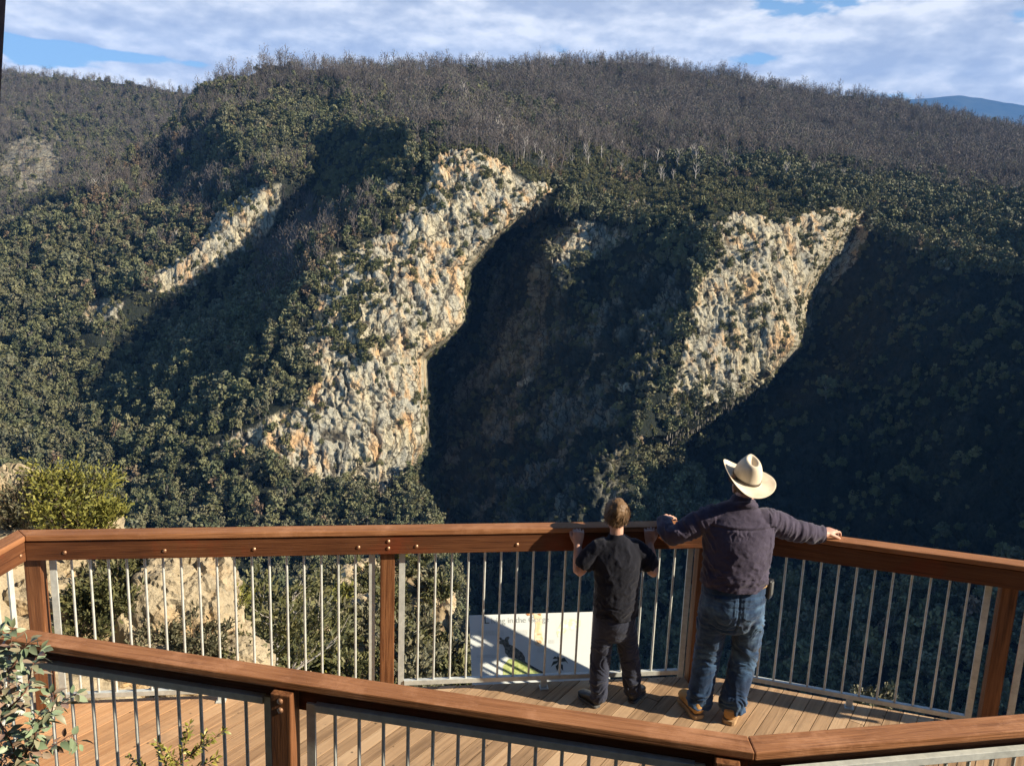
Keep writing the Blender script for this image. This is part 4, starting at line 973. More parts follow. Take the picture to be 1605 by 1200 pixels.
shrub(150, 850, 9.9, 0.66, 0.36, 2600, 0.020, ML_yel, 'smaller yellow-green shrub at the right end of the clump above the handrail', 412)
shrub(185, 1012, 9.0, 0.95, 0.50, 5200, 0.024, ML_dk, 'dark olive shrub behind the bars, left of the largest boulder', 403, dead=0.12)
shrub(160, 1000, 9.4, 0.85, 0.40, 3600, 0.024, ML_gr, 'brownish shrub with thin twigs behind the bars near the corner post', 404, dead=0.2)
shrub(335, 1050, 8.9, 0.34, 0.24, 1400, 0.02, ML_gr, 'low grey shrub at the foot of the largest boulder', 405)
shrub(255, 1040, 8.7, 0.5, 0.34, 1800, 0.018, ML_gr, 'small grey-green shrub in front of the largest boulder', 421, dead=0.15)
shrub(305, 1040, 8.75, 0.55, 0.32, 1500, 0.02, ML_gr, 'grey shrub against the foot of the largest boulder, behind the bars', 431, dead=0.25)
shrub(375, 1075, 8.9, 0.5, 0.32, 1300, 0.02, ML_dk, 'dark shrub between the small tan rocks beside the deck edge', 432, dead=0.25)
shrub(225, 900, 9.9, 0.42, 0.3, 1300, 0.02, ML_gr, 'small twiggy shrub at the top left of the largest boulder', 433, dead=0.3)
shrub(345, 985, 9.3, 0.45, 0.3, 1500, 0.018, ML_yel, 'small yellowish shrub on the right shoulder of the largest boulder', 422, dead=0.1)
shrub(120, 1045, 8.3, 0.5, 0.3, 1500, 0.02, ML_dk, 'small dark shrub low beside the corner post behind the bars', 423, dead=0.2)
boulder(345, 1000, 9.5, (0.34, 0.4, 0.30), 341, 'pale cracked block leaning on the right side of the largest boulder', rot=0.9)
boulder(235, 960, 9.6, (0.30, 0.34, 0.45), 342, 'upright pale slab on the left side of the largest boulder', rot=1.7)
boulder(395, 1075, 9.2, (0.30, 0.30, 0.22), 343, 'small tan rock farthest right among the near boulders', rot=0.2)
shrub(432, 1088, 12, 1.6, 0.9, 3200, 0.035, ML_dk, 'dark shrub with pale bare twigs right of the boulders', 406, dead=0.35, stem=M_deadstem)
shrub(1365, 1135, 13.5, 0.62, 0.42, 1700, 0.035, ML_gr, 'pale twiggy bush outside the shaded right-hand railing, above the dark gorge', 407, dead=0.2, stem=M_deadstem)
rs = np.random.default_rng(21); n_ = 0
protos_s = []
for k in range(7):
    gs, gf = shrub_mesh(450 + k, 1.0, 0.55, 950, 0.062, None, nst=8, dead=(0.5 if k == 6 else 0.08))
    a_, b_ = gs.mesh('stem'), gf.mesh('foliage'); a_.materials.append(M_deadstem if k in (3, 6) else M_stem); b_.materials.append([ML_dk, ML_gr, ML_dk, ML_gr, ML_dk, ML_yel, ML_gr][k]); protos_s.append((a_, b_))
flat = PS.reshape(-1, 3); okv = np.nonzero((US.ravel() > 395) & (VS.ravel() < 1130))[0]
wgt = (np.linalg.norm(flat[okv] - CAM, axis=1)) ** 1.5; wgt /= wgt.sum()
for i in rs.choice(okv, 110, replace=False, p=wgt):
    k = int(rs.choice(7, p=[.24, .2, .2, .1, .14, .06, .06])); q = flat[i]
    root = empty('shrub', q, ['dark olive bush', 'grey-olive bush', 'dark olive bush', 'grey-olive bush with silvery stems', 'dark olive bush', 'yellowish bush', 'half-bare bush with silvery dead branches'][k] + ' on the steep scrub slope behind the far railing', 'shrub', ['dark bushes on the scrub slope', 'grey bushes on the scrub slope', 'dark bushes on the scrub slope', 'silver-stemmed bushes on the scrub slope', 'dark bushes on the scrub slope', 'yellowish bushes on the scrub slope', 'half-bare bushes on the scrub slope'][k])
    s = float(rs.uniform(0.9, 2.5)); root.scale = (s * 1.1, s * 1.1, s); root.rotation_euler = (0, 0, float(rs.uniform(0, 6.28)))
    for nm, me in zip(('stem', 'foliage'), protos_s[k]):
        c = bpy.data.objects.new(nm, me); COL.objects.link(c); c.parent = root

# ------------------------------------------------------------------ plants in front of the near railing
def blade(g, base, d, up, L, W, m=0, fold=0.25, curl=0.25):
    d = np.array(d) / np.linalg.norm(d); s = np.cross(d, up); s /= np.linalg.norm(s) + 1e-6; n = np.cross(s, d); V = []
    for t, w in ((0, 0.05), (0.2, 0.72), (0.45, 1.0), (0.75, 0.66), (1.0, 0.04)):
        c = base + d * L * t - n * curl * L * t * t
        V += [c - s * W * w / 2 + n * fold * W * w / 2, c, c + s * W * w / 2 + n * fold * W * w / 2]
    F = []
    for i in range(4):
        for j in range(2): F.append((i * 3 + j, i * 3 + j + 1, (i + 1) * 3 + j + 1, (i + 1) * 3 + j))
    g.add(V, F, m)
def leaf2(name, cols, rough):
    m, nt, b = new_mat(name); geo = N(nt, 'ShaderNodeNewGeometry')
    nt.links.new(ramp(nt, geo.outputs['Random Per Island'], [(i / (len(cols) - 1), c) for i, c in enumerate(cols)]), b.inputs['Base Color']); b.inputs['Roughness'].default_value = rough; b.inputs['Specular IOR Level'].default_value = 0.35
    return m
ML_euc = leaf2('eucalypt_juvenile_leaves', [(0.12, 0.165, 0.09), (0.19, 0.25, 0.15), (0.28, 0.325, 0.21), (0.21, 0.27, 0.155), (0.33, 0.21, 0.16), (0.15, 0.21, 0.115), (0.27, 0.155, 0.115)], 0.45)
ML_box = leaf2('yellowish_small_leaves', [(0.13, 0.145, 0.028), (0.24, 0.235, 0.045), (0.35, 0.30, 0.065), (0.19, 0.20, 0.045)], 0.4)
M_twig = simple_mat('reddish_twig', (0.12, 0.055, 0.035), (0.24, 0.12, 0.08), 20, 0.7)
def plant(stems, Y, leafL, leafW, step, mat, label, seed, droop=0.4, side=0.9):
    r = np.random.default_rng(seed); gs, gl = Geo(), Geo(); root_p = None
    for st in stems:
        P = np.array([atY(float(u), float(v), Y + dy) for u, v, dy in st]); 
        if root_p is None: root_p = P[0].copy(); root_p[2] = 0.1 + 0.0
        P = np.concatenate([P[:1] * 0 + (P[:1] + np.array([0, 0.05, -1.0]) * max(0.05, P[0, 2] - 0.2)) , P]) if st[0][1] > 1200 else P
        seg = np.linalg.norm(np.diff(P, axis=0), axis=1); T = np.concatenate([[0], np.cumsum(seg)]); n = max(6, int(T[-1] / 0.02)); tt = np.linspace(0, T[-1], n)
        C = np.stack([np.interp(tt, T, P[:, k]) for k in range(3)], -1) + 0.006 * np.stack([fbm(np.stack([tt * 9, tt * 0 + seed + k * 5, tt * 0], -1), 2, 3) for k in range(3)], -1)
        gs.tube(C, np.linspace(0.0042, 0.0012, n), 5, 0)
        vis = 0.0 if st[0][1] <= 1200 else seg[0] * 0.9
        s = vis; k = 0
        while s < T[-1]:
            c = np.array([np.interp(s, tt, C[:, q]) for q in range(3)]); i = min(n - 2, int(s / T[-1] * (n - 1))); d = C[i + 1] - C[i]; d /= np.linalg.norm(d)
            for sg in (0, math.pi):
                a = k * 1.57 + sg + r.normal() * 0.35; e1 = np.cross(d, [0.3, 0.2, 1.0]); e1 /= np.linalg.norm(e1); e2 = np.cross(d, e1)
                o = math.cos(a) * e1 + math.sin(a) * e2; dd = o * side + d * 0.55 + np.array([0, 0, -droop]) * r.random(); dd /= np.linalg.norm(dd)
                L = leafL * (0.65 + 0.6 * r.random()); pet = c + dd * L * 0.22
                gs.tube([c, pet], [0.0009, 0.0007], 3, 0); up = np.array([0, 0, 1.0]) + r.normal(size=3) * 0.55
                blade(gl, pet, dd + r.normal(size=3) * 0.15, up, L, leafW * (0.75 + 0.5 * r.random()), 0, 0.25, 0.2 * r.normal() + 0.2)
            s += step * (0.7 + 0.6 * r.random()); k += 1
        blade(gl, C[-1], C[-1] - C[-3], np.array([0.2, -0.4, 1.0]), leafL * 0.8, leafW * 0.8)
    root = empty('sapling', root_p, label, 'plant'); root['label'] = label
    for nm, g, mt in (('stem', gs, M_twig), ('foliage', gl, mat)):
        put(link(nm, g.mesh(nm), mt, smooth=True), root)
    return root
plant([[(-10, 1290, 0), (6, 1150, 0), (10, 1060, 0.02), (22, 985, 0.04)], [(8, 1120, 0), (38, 1080, 0.03), (58, 1030, 0.05), (66, 1015, 0.06)], [(10, 1060, 0.0), (30, 1020, -0.03), (50, 1005, -0.05)], [(8, 1100, 0.0), (-15, 1040, -0.03), (2, 985, -0.05)],
       [(20, 1290, 0.0), (36, 1190, 0.0), (66, 1130, 0.03), (100, 1098, 0.06), (118, 1088, 0.07)], [(36, 1190, 0.0), (70, 1172, 0.05), (112, 1150, 0.09), (126, 1166, 0.1)], [(30, 1200, 0), (10, 1150, -0.05), (0, 1120, -0.08)], [(66, 1135, 0.0), (80, 1110, -0.05), (84, 1085, -0.07)], [(40, 1185, 0), (54, 1150, -0.05), (62, 1120, -0.08)]],
      2.75, 0.047, 0.024, 0.017, ML_euc, 'young eucalypt with oval grey-green and reddish leaves before the near railing', 501)
plant([[(262, 1300, 0), (272, 1220, 0), (286, 1170, 0.02), (300, 1128, 0.03)], [(275, 1205, 0), (300, 1180, 0.03), (330, 1158, 0.05), (352, 1140, 0.06)], [(272, 1215, 0), (252, 1185, -0.03), (246, 1160, -0.03)], [(262, 1230, 0), (226, 1206, 0.0), (200, 1188, 0.0)], [(290, 1215, 0), (318, 1200, 0.0), (338, 1186, 0.0)], [(300, 1182, 0), (316, 1160, -0.03), (320, 1148, -0.04)], [(270, 1212, 0), (268, 1190, -0.05), (262, 1172, -0.06)]],
      2.75, 0.023, 0.0105, 0.0085, ML_box, 'small yellow-green bush with upright twigs before the near railing', 502, droop=0.0, side=0.7)

def unit2(*v): return tuple(np.array(v) / np.linalg.norm(v))
# ------------------------------------------------------------------ leaning timber at the left edge; uprights and cover added for shade
E0, E1 = atY(7.0, -30.0, 1.6), atY(-6.0, 200.0, 1.6); ax = (E0 - E1) / np.linalg.norm(E0 - E1)
lo = E1 + ax * ((0.75 - E1[2]) / ax[2]); hi_ = E1 + ax * ((4.4 - E1[2]) / ax[2]); sd_ = np.cross(ax, [0, 1, 0]); sd_ /= np.linalg.norm(sd_); dp = np.cross(sd_, ax)
if sd_[0] > 0: sd_ = -sd_
bm = bmesh.new(); add_box(bm, (lo + hi_) / 2 + sd_ * 0.066, ax, sd_, dp, np.linalg.norm(hi_ - lo) / 2, 0.045, 0.045, 0.006)
M_dpost = simple_mat('dark_weathered_post', (0.06, 0.04, 0.045), (0.13, 0.085, 0.085), 20, 0.8, 0.003)
post_roof = empty('post_and_shade_roof', (lo[0], lo[1], 0.75), 'dark leaning timber post cutting the left edge of the view, with an added shade cover out of view', 'post_and_shade_roof')
put(link('post', bm_mesh('post', bm), M_dpost), post_roof)
for px_, py_ in ((-4.6, -3.2), (1.3, -3.2), (1.3, -0.6)):
    bm = bmesh.new(); add_box(bm, (px_, py_, 2.9), (1, 0, 0), (0, 1, 0), (0, 0, 1), 0.06, 0.06, 1.62, 0.006); put(link('post', bm_mesh('post', bm), M_dpost), post_roof)
bm = bmesh.new(); add_box(bm, (-1.9, -0.85, 4.62), (1, 0, 0), unit2(0, 1, 0.03), unit2(0, -0.03, 1), 3.5, 3.0, 0.05, 0.01); put(link('shade_roof', bm_mesh('shade_roof', bm), M_dpost), post_roof)  # unseen slab added overhead to keep skylight off the near railing

# ------------------------------------------------------------------ information panel outside the far railing
f1 = np.array([*dvec(7.9), 0.0]); S0 = np.array([-0.26, 5.79, 0.22])
dn = np.array([0.0, 0.0, 0.0]); nrm = np.array([-0.10, 0.69, -0.71]); nrm = np.cross(f1, np.cross(nrm, f1)); nrm /= np.linalg.norm(nrm); nrm = -nrm if nrm[2] < 0 else nrm   # faces up and to us
dn = np.cross(nrm, f1); dn = dn if dn[2] < 0 else -dn                                   # down the slope of the face
SW, SH = 1.03, 0.66
sign = empty('information_panel', S0 + dn * SH / 2 + f1 * SW / 2, 'white tilted information panel with a wallaby picture and rust stains outside the railing', 'sign')
def onS(u, v, lift=0.0):
    d = ray(float(u), float(v)); t = ((S0 - CAM) @ nrm) / (d @ nrm); return CAM + d * t + nrm * lift
bm = bmesh.new(); add_box(bm, S0 + f1 * SW / 2 + dn * SH / 2 - nrm * 0.004, f1, dn, nrm, SW / 2, SH / 2, 0.004, 0.0015)
M_sign = simple_mat('printed_panel', (0.58, 0.62, 0.61), (0.66, 0.69, 0.66), 3, 0.5, spec=0.25)
panel = put(link('panel', bm_mesh('panel', bm), M_sign), sign)
bm = bmesh.new()
for a in (0.2, 0.85):
    q = S0 + f1 * a + dn * SH * 0.5 - nrm * 0.035; add_box(bm, q, f1, dn, nrm, 0.02, SH * 0.45, 0.026, 0.002)
    add_box(bm, (q[0], q[1] + 0.03, q[2] - 0.75), (1, 0, 0), (0, 1, 0), (0, 0, 1), 0.03, 0.03, 0.75, 0.002)
put(link('bracket', bm_mesh('bracket', bm), M_galv), sign)
def flat_poly(name, pts, mat, lift, crop=True):
    bm = bmesh.new(); q = [onS(730 + x * 0.12461, 940 + y * 0.12461, lift) if crop else onS(x, y, lift) for x, y in pts]
    f = bm.faces.new([bm.verts.new(a) for a in q]); bmesh.ops.triangulate(bm, faces=[f]); 
    for f in bm.faces: f.normal_update()
    o = put(link(name, bm_mesh(name, bm), mat), panel if False else sign); return o
M_ink = simple_mat('dark_print', (0.035, 0.045, 0.04), (0.075, 0.085, 0.075), 40, 0.5)
M_fur = simple_mat('printed_fur', (0.05, 0.06, 0.055), (0.20, 0.20, 0.17), 60, 0.5, lo=0.4, hi=0.62)
M_grs = simple_mat('printed_grass', (0.26, 0.33, 0.09), (0.55, 0.60, 0.26), 40, 0.5)
M_map = simple_mat('printed_map', (0.60, 0.68, 0.45), (0.80, 0.82, 0.74), 30, 0.5, lo=0.45, hi=0.58)
M_rust = simple_mat('rust_stain', (0.42, 0.17, 0.05), (0.70, 0.52, 0.30), 25, 0.8, lo=0.4, hi=0.6)
M_rust2 = simple_mat('pale_rust_stain', (0.70, 0.52, 0.28), (0.78, 0.76, 0.66), 12, 0.8, lo=0.38, hi=0.62)
M_txt = simple_mat('grey_print', (0.30, 0.34, 0.33), (0.38, 0.41, 0.40), 10, 0.5)
flat_poly('picture', [(540, 742), (620, 735), (720, 780), (850, 850), (985, 925), (960, 985), (740, 985), (470, 975), (468, 830)], M_grs, 0.0012)
flat_poly('picture', [(415, 462), (445, 470), (462, 492), (486, 500), (500, 470), (535, 455), (552, 470), (532, 505), (545, 555), (590, 572), (650, 612), (710, 660), (742, 715), (748, 775), (860, 842), (960, 895), (1002, 918), (985, 930), (900, 900), (790, 825), (700, 770), (620, 728), (540, 716), (496, 660), (488, 600), (466, 556), (412, 548), (404, 528), (440, 508), (420, 486)], M_fur, 0.0022)
for pl in ([(1150, 700), (1172, 720), (1180, 780), (1196, 860), (1200, 925), (1184, 925), (1168, 850), (1158, 780)], [(1160, 760), (1100, 770), (1070, 840), (1100, 815), (1150, 790)], [(1165, 730), (1120, 705), (1090, 740), (1130, 735)], [(1175, 745), (1240, 720), (1290, 800), (1255, 770), (1200, 775)], [(1185, 800), (1220, 810), (1225, 890), (1200, 860)], [(1160, 800), (1130, 830), (1150, 890), (1168, 850)]):
    flat_poly('picture', pl, M_ink, 0.0022)
flat_poly('picture', [(1210, 260), (1320, 235), (1450, 250), (1440, 330), (1360, 380), (1290, 360), (1230, 430), (1160, 470), (1140, 400), (1180, 320)], M_map, 0.0012)
flat_poly('stain', [(850, 172), (960, 168), (968, 320), (962, 430), (985, 560), (930, 590), (870, 560), (862, 420), (880, 320)], M_rust2, 0.0016)
for pl in ([(755, 172), (860, 168), (830, 190), (780, 196)], [(890, 172), (950, 168), (945, 195), (915, 188)], [(892, 420), (948, 416), (950, 438), (900, 442)], [(885, 500), (950, 508), (955, 540), (905, 548)]): flat_poly('stain', pl, M_rust, 0.0026)
rt = random.Random(9)
bm = bmesh.new()
def dash(u0, v0, u1, lift=0.0018, h=3.2):
    a, b, c, d_ = (onS(730 + x * 0.12461, 940 + y * 0.12461, lift) for x, y in ((u0, v0), (u1, v0), (u1, v0 + h), (u0, v0 + h)))
    bm.faces.new([bm.verts.new(q) for q in (a, b, c, d_)])
for (x0, y0, x1, rows) in ((150, 385, 480, 5), (140, 690, 400, 3), (560, 380, 780, 5), (900, 610, 1010, 4), (1040, 500, 1120, 4)):
    for q in range(rows):
        x = x0
        while x < x1:
            w = rt.uniform(8, 26); dash(x, y0 + q * 13, min(x + w, x1)); x += w + 6
put(link('text_block', bm_mesh('text_block', bm), M_txt), sign)
def lettering(txt, u, v, size, mat):
    cu = bpy.data.curves.new('lettering', 'FONT'); cu.body = txt; cu.size = size; cu.extrude = 0.0; tmp = bpy.data.objects.new('lettering', cu); COL.objects.link(tmp)
    bpy.context.view_layer.update(); me = bpy.data.meshes.new_from_object(tmp.evaluated_get(bpy.context.evaluated_depsgraph_get())); bpy.data.objects.remove(tmp)
    M = Matrix((( f1[0], -dn[0], nrm[0], 0), (f1[1], -dn[1], nrm[1], 0), (f1[2], -dn[2], nrm[2], 0), (0, 0, 0, 1))); M.translation = onS(u, v, 0.002); me.transform(M)
    for p_ in me.polygons: p_.use_smooth = False
    return put(link('lettering', me, mat), sign)
lettering('L', 758.5, 976.8, 0.085, M_ink); lettering('iving in the Gorge', 769.5, 976.6, 0.062, M_txt)
# ------------------------------------------------------------------ the man and the boy
def crom(K, t):
    """Catmull-Rom through rows of K at parameter t"""
    K = np.asarray(K, float); n = len(K); i = min(int(t), n - 2); f = t - i
    p0, p1, p2, p3 = K[max(i - 1, 0)], K[i], K[i + 1], K[min(i + 2, n - 1)]
    return 0.5 * (2 * p1 + (p2 - p0) * f + (2 * p0 - 5 * p1 + 4 * p2 - p3) * f * f + (3 * p1 - p0 - 3 * p2 + p3) * f ** 3)
def loft(bm, st, lat=None, n=22, sub=5, power=2.0):
    """closed smooth tube; stations (x, y, z, a, b): a along lat, b across"""
    st = np.asarray(st, float); m = (len(st) - 1) * sub + 1
    S = np.array([crom(st, k / sub) for k in range(m)]); C = S[:, :3]; T = np.gradient(C, axis=0); T /= np.linalg.norm(T, axis=1)[:, None]
    rings = []; ref = np.array(lat if lat is not None else ([1, 0, 0] if abs(T[0, 0]) < 0.8 else [0, 1, 0]), float)
    for k in range(m):
        a = ref - T[k] * (ref @ T[k]); a /= np.linalg.norm(a); b = np.cross(T[k], a)
        if lat is None: ref = a
        ang = np.arange(n) * 2 * math.pi / n; c, s = np.cos(ang), np.sin(ang)
        c = np.sign(c) * np.abs(c) ** (2 / power); s = np.sign(s) * np.abs(s) ** (2 / power)
        rings.append([bm.verts.new(C[k] + a * S[k, 3] * c[j] + b * S[k, 4] * s[j]) for j in range(n)])
    def cap(k, sgn):
        r = min(S[k, 3], S[k, 4]) * 0.8; prev = rings[k]
        for q in (0.5, 0.85):
            sc = math.sqrt(1 - q * q); new = [bm.verts.new(Vector(C[k] + sgn * T[k] * r * q) + (v.co - Vector(C[k])) * sc) for v in rings[k]]
            for j in range(n):
                f = (prev[j], prev[(j + 1) % n], new[(j + 1) % n], new[j]); bm.faces.new(f if sgn > 0 else f[::-1])
            prev = new
        tip = bm.verts.new(C[k] + sgn * T[k] * r)
        for j in range(n):
            f = (prev[j], prev[(j + 1) % n], tip); bm.faces.new(f if sgn > 0 else f[::-1])
    for k in range(m - 1):
        for j in range(n): bm.faces.new((rings[k][j], rings[k][(j + 1) % n], rings[k + 1][(j + 1) % n], rings[k + 1][j]))
    cap(m - 1, 1); cap(0, -1)
def limb(bm, pts, n=16, sub=5): loft(bm, [(*p[:3], p[3], p[4] if len(p) > 4 else p[3]) for p in pts], None, n, sub)
def ball(bm, c, s, R=None, seg=20):
    M = Matrix.Translation(Vector(c)) @ (R.to_4x4() if R is not None else Matrix.Identity(4)) @ Matrix.Diagonal((*s, 1)); bmesh.ops.create_uvsphere(bm, u_segments=seg, v_segments=seg * 3 // 4, radius=1.0, matrix=M)
def fuse(bm, voxel, smooth=3, name='body', fac=0.5):
    """one continuous surface out of overlapping closed shapes"""
    bmesh.ops.recalc_face_normals(bm, faces=bm.faces); me = bm_mesh(name + '_raw', bm); o = bpy.data.objects.new(name + '_raw', me); COL.objects.link(o)
    m = o.modifiers.new('r', 'REMESH'); m.mode = 'VOXEL'; m.voxel_size = voxel; m.use_smooth_shade = True
    if smooth: s = o.modifiers.new('s', 'SMOOTH'); s.iterations = smooth; s.factor = fac
    bpy.context.view_layer.update(); out = bpy.data.meshes.new_from_object(o.evaluated_get(bpy.context.evaluated_depsgraph_get())); bpy.data.objects.remove(o); bpy.data.meshes.remove(me); out.name = name
    return out
def displace(me, fn):
    n = len(me.vertices); co = np.empty(n * 3); me.vertices.foreach_get('co', co); P = co.reshape(-1, 3); no = np.empty(n * 3); me.vertices.foreach_get('normal', no); Nn = no.reshape(-1, 3)
    me.vertices.foreach_set('co', (P + fn(P, Nn)).astype(np.float32).ravel()); me.update()
def cut_below(me, keep):
    """drop faces whose centre fails keep(P)"""
    bm = bmesh.new(); bm.from_mesh(me); fs = [f for f in bm.faces if not keep(f.calc_center_median())]
    bmesh.ops.delete(bm, geom=fs, context='FACES'); bm.to_mesh(me); bm.free(); me.update()
def unit(v): v = np.array(v, float); return v / np.linalg.norm(v)
def hand(bm, wrist, fdir, palm, side, sc=1.0, curls=(0.5, 0.55, 0.6, 0.65), mcp=0.0, thumb_open=0.6):
    """palm with five separate bent digits; fdir: along the palm to the knuckles, palm: the way the palm faces, side: +1 when the thumb lies along fdir x palm"""
    f, p = unit(fdir), unit(palm); p = unit(p - f * (p @ f)); s = np.cross(f, p) * side; w = np.array(wrist, float)
    kn = w + f * 0.092 * sc
    loft(bm, [(*(w - f * 0.02 * sc), 0.027 * sc, 0.020 * sc), (*(w + f * 0.02 * sc), 0.033 * sc, 0.019 * sc), (*(w + f * 0.06 * sc), 0.041 * sc, 0.0165 * sc), (*kn, 0.041 * sc, 0.013 * sc)], lat=s, n=16, sub=4, power=2.6)
    for i, (o, L, r) in enumerate(((0.0315, 0.072, 0.0088), (0.0105, 0.080, 0.0090), (-0.0105, 0.075, 0.0086), (-0.0315, 0.060, 0.0078))):
        q = kn + s * o * sc * 1.06 - f * 0.012 * sc - f * abs(o) * 0.15 * sc; d = f.copy(); a = mcp; pts = [(*q, r * sc * 1.05)]; spread = s * (o * 1.2)
        for k, seg in enumerate((0.46, 0.30, 0.24)):
            a += curls[i] * (0.55 if k == 0 else 1.0); dd = unit(f * math.cos(a) + p * math.sin(a) + spread * 0.8); q = q + dd * L * seg * sc * 1.12 + (f * 0.012 * sc if k == 0 else 0); pts.append((*q, r * sc * (0.98, 0.9, 0.72)[k]))
        limb(bm, pts, 10, 4)
    q0 = w + f * 0.022 * sc + s * 0.026 * sc; d1 = unit(f * 0.65 + s * 0.75 * thumb_open + p * 0.35); q1 = q0 + d1 * 0.042 * sc; d2 = unit(f * 0.9 + s * 0.3 * thumb_open + p * 0.45); q2 = q1 + d2 * 0.034 * sc; q3 = q2 + unit(d2 + p * 0.3) * 0.026 * sc
    limb(bm, [(*q0, 0.0135 * sc), (*q1, 0.0115 * sc), (*q2, 0.0100 * sc), (*q3, 0.0078 * sc)], 10, 4)
def head(bm, c, F, Uh, sc=1.0):
    """skull, jaw, face and ears; F: the way the face looks, Uh: up through the crown"""
    F, Uh = unit(F), unit(Uh); Uh = unit(Uh - F * (F @ Uh)); L = np.cross(F, Uh); c = np.array(c, float); R = Matrix((L, F, Uh)).transposed()
    def at(x, y, z): return c + (L * x + F * y + Uh * z) * sc
    ball(bm, at(0, -0.010, 0.022), (0.074 * sc, 0.094 * sc, 0.092 * sc), R, 26)
    ball(bm, at(0, 0.028, -0.040), (0.058 * sc, 0.062 * sc, 0.078 * sc), R, 22)
    ball(bm, at(0, 0.055, -0.095), (0.030 * sc, 0.026 * sc, 0.022 * sc), R, 14)          # chin
    loft(bm, [(*at(0, 0.082, 0.012), 0.008 * sc, 0.010 * sc), (*at(0, 0.096, -0.018), 0.011 * sc, 0.012 * sc), (*at(0, 0.100, -0.034), 0.016 * sc, 0.013 * sc)], lat=L, n=12)   # nose
    for x in (-1, 1):
        ball(bm, at(0.032 * x, 0.074, 0.018), (0.020 * sc, 0.012 * sc, 0.008 * sc), R, 12)      # brow
        ball(bm, at(0.036 * x, 0.060, -0.030), (0.022 * sc, 0.020 * sc, 0.018 * sc), R, 12)     # cheek
        ball(bm, at(0.075 * x, -0.005, -0.012), (0.009 * sc, 0.019 * sc, 0.030 * sc), R, 14); ball(bm, at(0.081 * x, -0.012, 0.004), (0.008 * sc, 0.017 * sc, 0.018 * sc), R, 12)   # ear
    ball(bm, at(0, 0.083, -0.062), (0.022 * sc, 0.009 * sc, 0.006 * sc), R, 12); ball(bm, at(0, 0.081, -0.073), (0.019 * sc, 0.010 * sc, 0.007 * sc), R, 12)   # lips
    return at, R
M_skin = simple_mat('skin', (0.50, 0.27, 0.19), (0.60, 0.36, 0.27), 28, 0.5, 0.0008, spec=0.35)
M_eye = simple_mat('eye', (0.55, 0.53, 0.50), (0.62, 0.60, 0.57), 10, 0.25); M_iris = simple_mat('iris', (0.03, 0.025, 0.02), (0.05, 0.04, 0.03), 10, 0.2)
def cloth_mat(name, stops, weave=900, scale=6, rough=0.85, wear=None, bd=0.0015):
    m, nt, b = new_mat(name); f = mth(nt, 'ADD', mth(nt, 'MULTIPLY', noise(nt, scale, 6, 0.65), 0.7), mth(nt, 'MULTIPLY', noise(nt, weave, 2), 0.3)); c = ramp(nt, f, stops)
    nt.links.new(c, b.inputs['Base Color']); b.inputs['Roughness'].default_value = rough; b.inputs['Specular IOR Level'].default_value = 0.15; b.inputs['Sheen Weight'].default_value = 0.15
    bump(nt, b, mth(nt, 'ADD', noise(nt, 38, 5, 0.6, dist=0.8), mth(nt, 'MULTIPLY', noise(nt, weave, 2), 0.2)), bd * 1.6)
    return m, nt, b, c
M_shirt = cloth_mat('plum_grey_cotton', [(0.36, (0.036, 0.029, 0.048)), (0.52, (0.055, 0.046, 0.073)), (0.66, (0.075, 0.064, 0.096))])[0]
mj, ntj, bj, cj = cloth_mat('worn_denim', [(0.36, (0.009, 0.021, 0.052)), (0.52, (0.018, 0.044, 0.100)), (0.66, (0.036, 0.080, 0.155))], scale=9)
ja = N(ntj, 'ShaderNodeAttribute', attribute_name='wear'); ntj.links.new(mixc(ntj, mth(ntj, 'MULTIPLY', ja.outputs['Fac'], mth(ntj, 'ADD', noise(ntj, 30, 5, 0.7), 0.25)), cj, (0.11, 0.20, 0.31)), bj.inputs['Base Color'])
M_tee = cloth_mat('navy_jersey', [(0.35, (0.005, 0.006, 0.011)), (0.65, (0.011, 0.012, 0.020))])[0]
M_track = cloth_mat('slate_blue_trousers', [(0.36, (0.016, 0.020, 0.036)), (0.65, (0.034, 0.040, 0.066))])[0]
M_felt = simple_mat('cream_felt', (0.58, 0.49, 0.36), (0.70, 0.61, 0.47), 14, 0.9, 0.0008, spec=0.1)
M_band = simple_mat('dark_hat_band', (0.05, 0.04, 0.03), (0.13, 0.10, 0.07), 60, 0.6)
M_tuft = leaf2('brown_feather', [(0.12, 0.06, 0.03), (0.24, 0.13, 0.06), (0.10, 0.07, 0.05)], 0.6)
M_boot = simple_mat('tan_suede', (0.36, 0.20, 0.075), (0.50, 0.30, 0.125), 18, 0.85, 0.001, spec=0.15)
M_sole = simple_mat('pale_rubber_sole', (0.30, 0.19, 0.10), (0.42, 0.28, 0.15), 20, 0.8)
M_blk = simple_mat('black_leather', (0.010, 0.010, 0.011), (0.026, 0.026, 0.028), 20, 0.4, spec=0.5)
M_gsole = simple_mat('grey_rubber_sole', (0.06, 0.06, 0.06), (0.12, 0.12, 0.115), 20, 0.7)
M_belt = simple_mat('tan_leather_belt', (0.42, 0.28, 0.13), (0.55, 0.38, 0.20), 20, 0.5)
mh_, nth, bh = new_mat('brown_hair'); gh = N(nth, 'ShaderNodeNewGeometry')
nth.links.new(ramp(nth, mth(nth, 'ADD', mth(nth, 'MULTIPLY', gh.outputs['Random Per Island'], 0.5), mth(nth, 'MULTIPLY', noise(nth, 60, 4), 0.5)), [(0.25, (0.045, 0.024, 0.011)), (0.5, (0.090, 0.050, 0.023)), (0.75, (0.165, 0.098, 0.046))]), bh.inputs['Base Color']); bh.inputs['Roughness'].default_value = 0.55
M_hair = mh_
def part(name, me, mat, root, sm=True): return put(link(name, me, mat, smooth=sm), root)
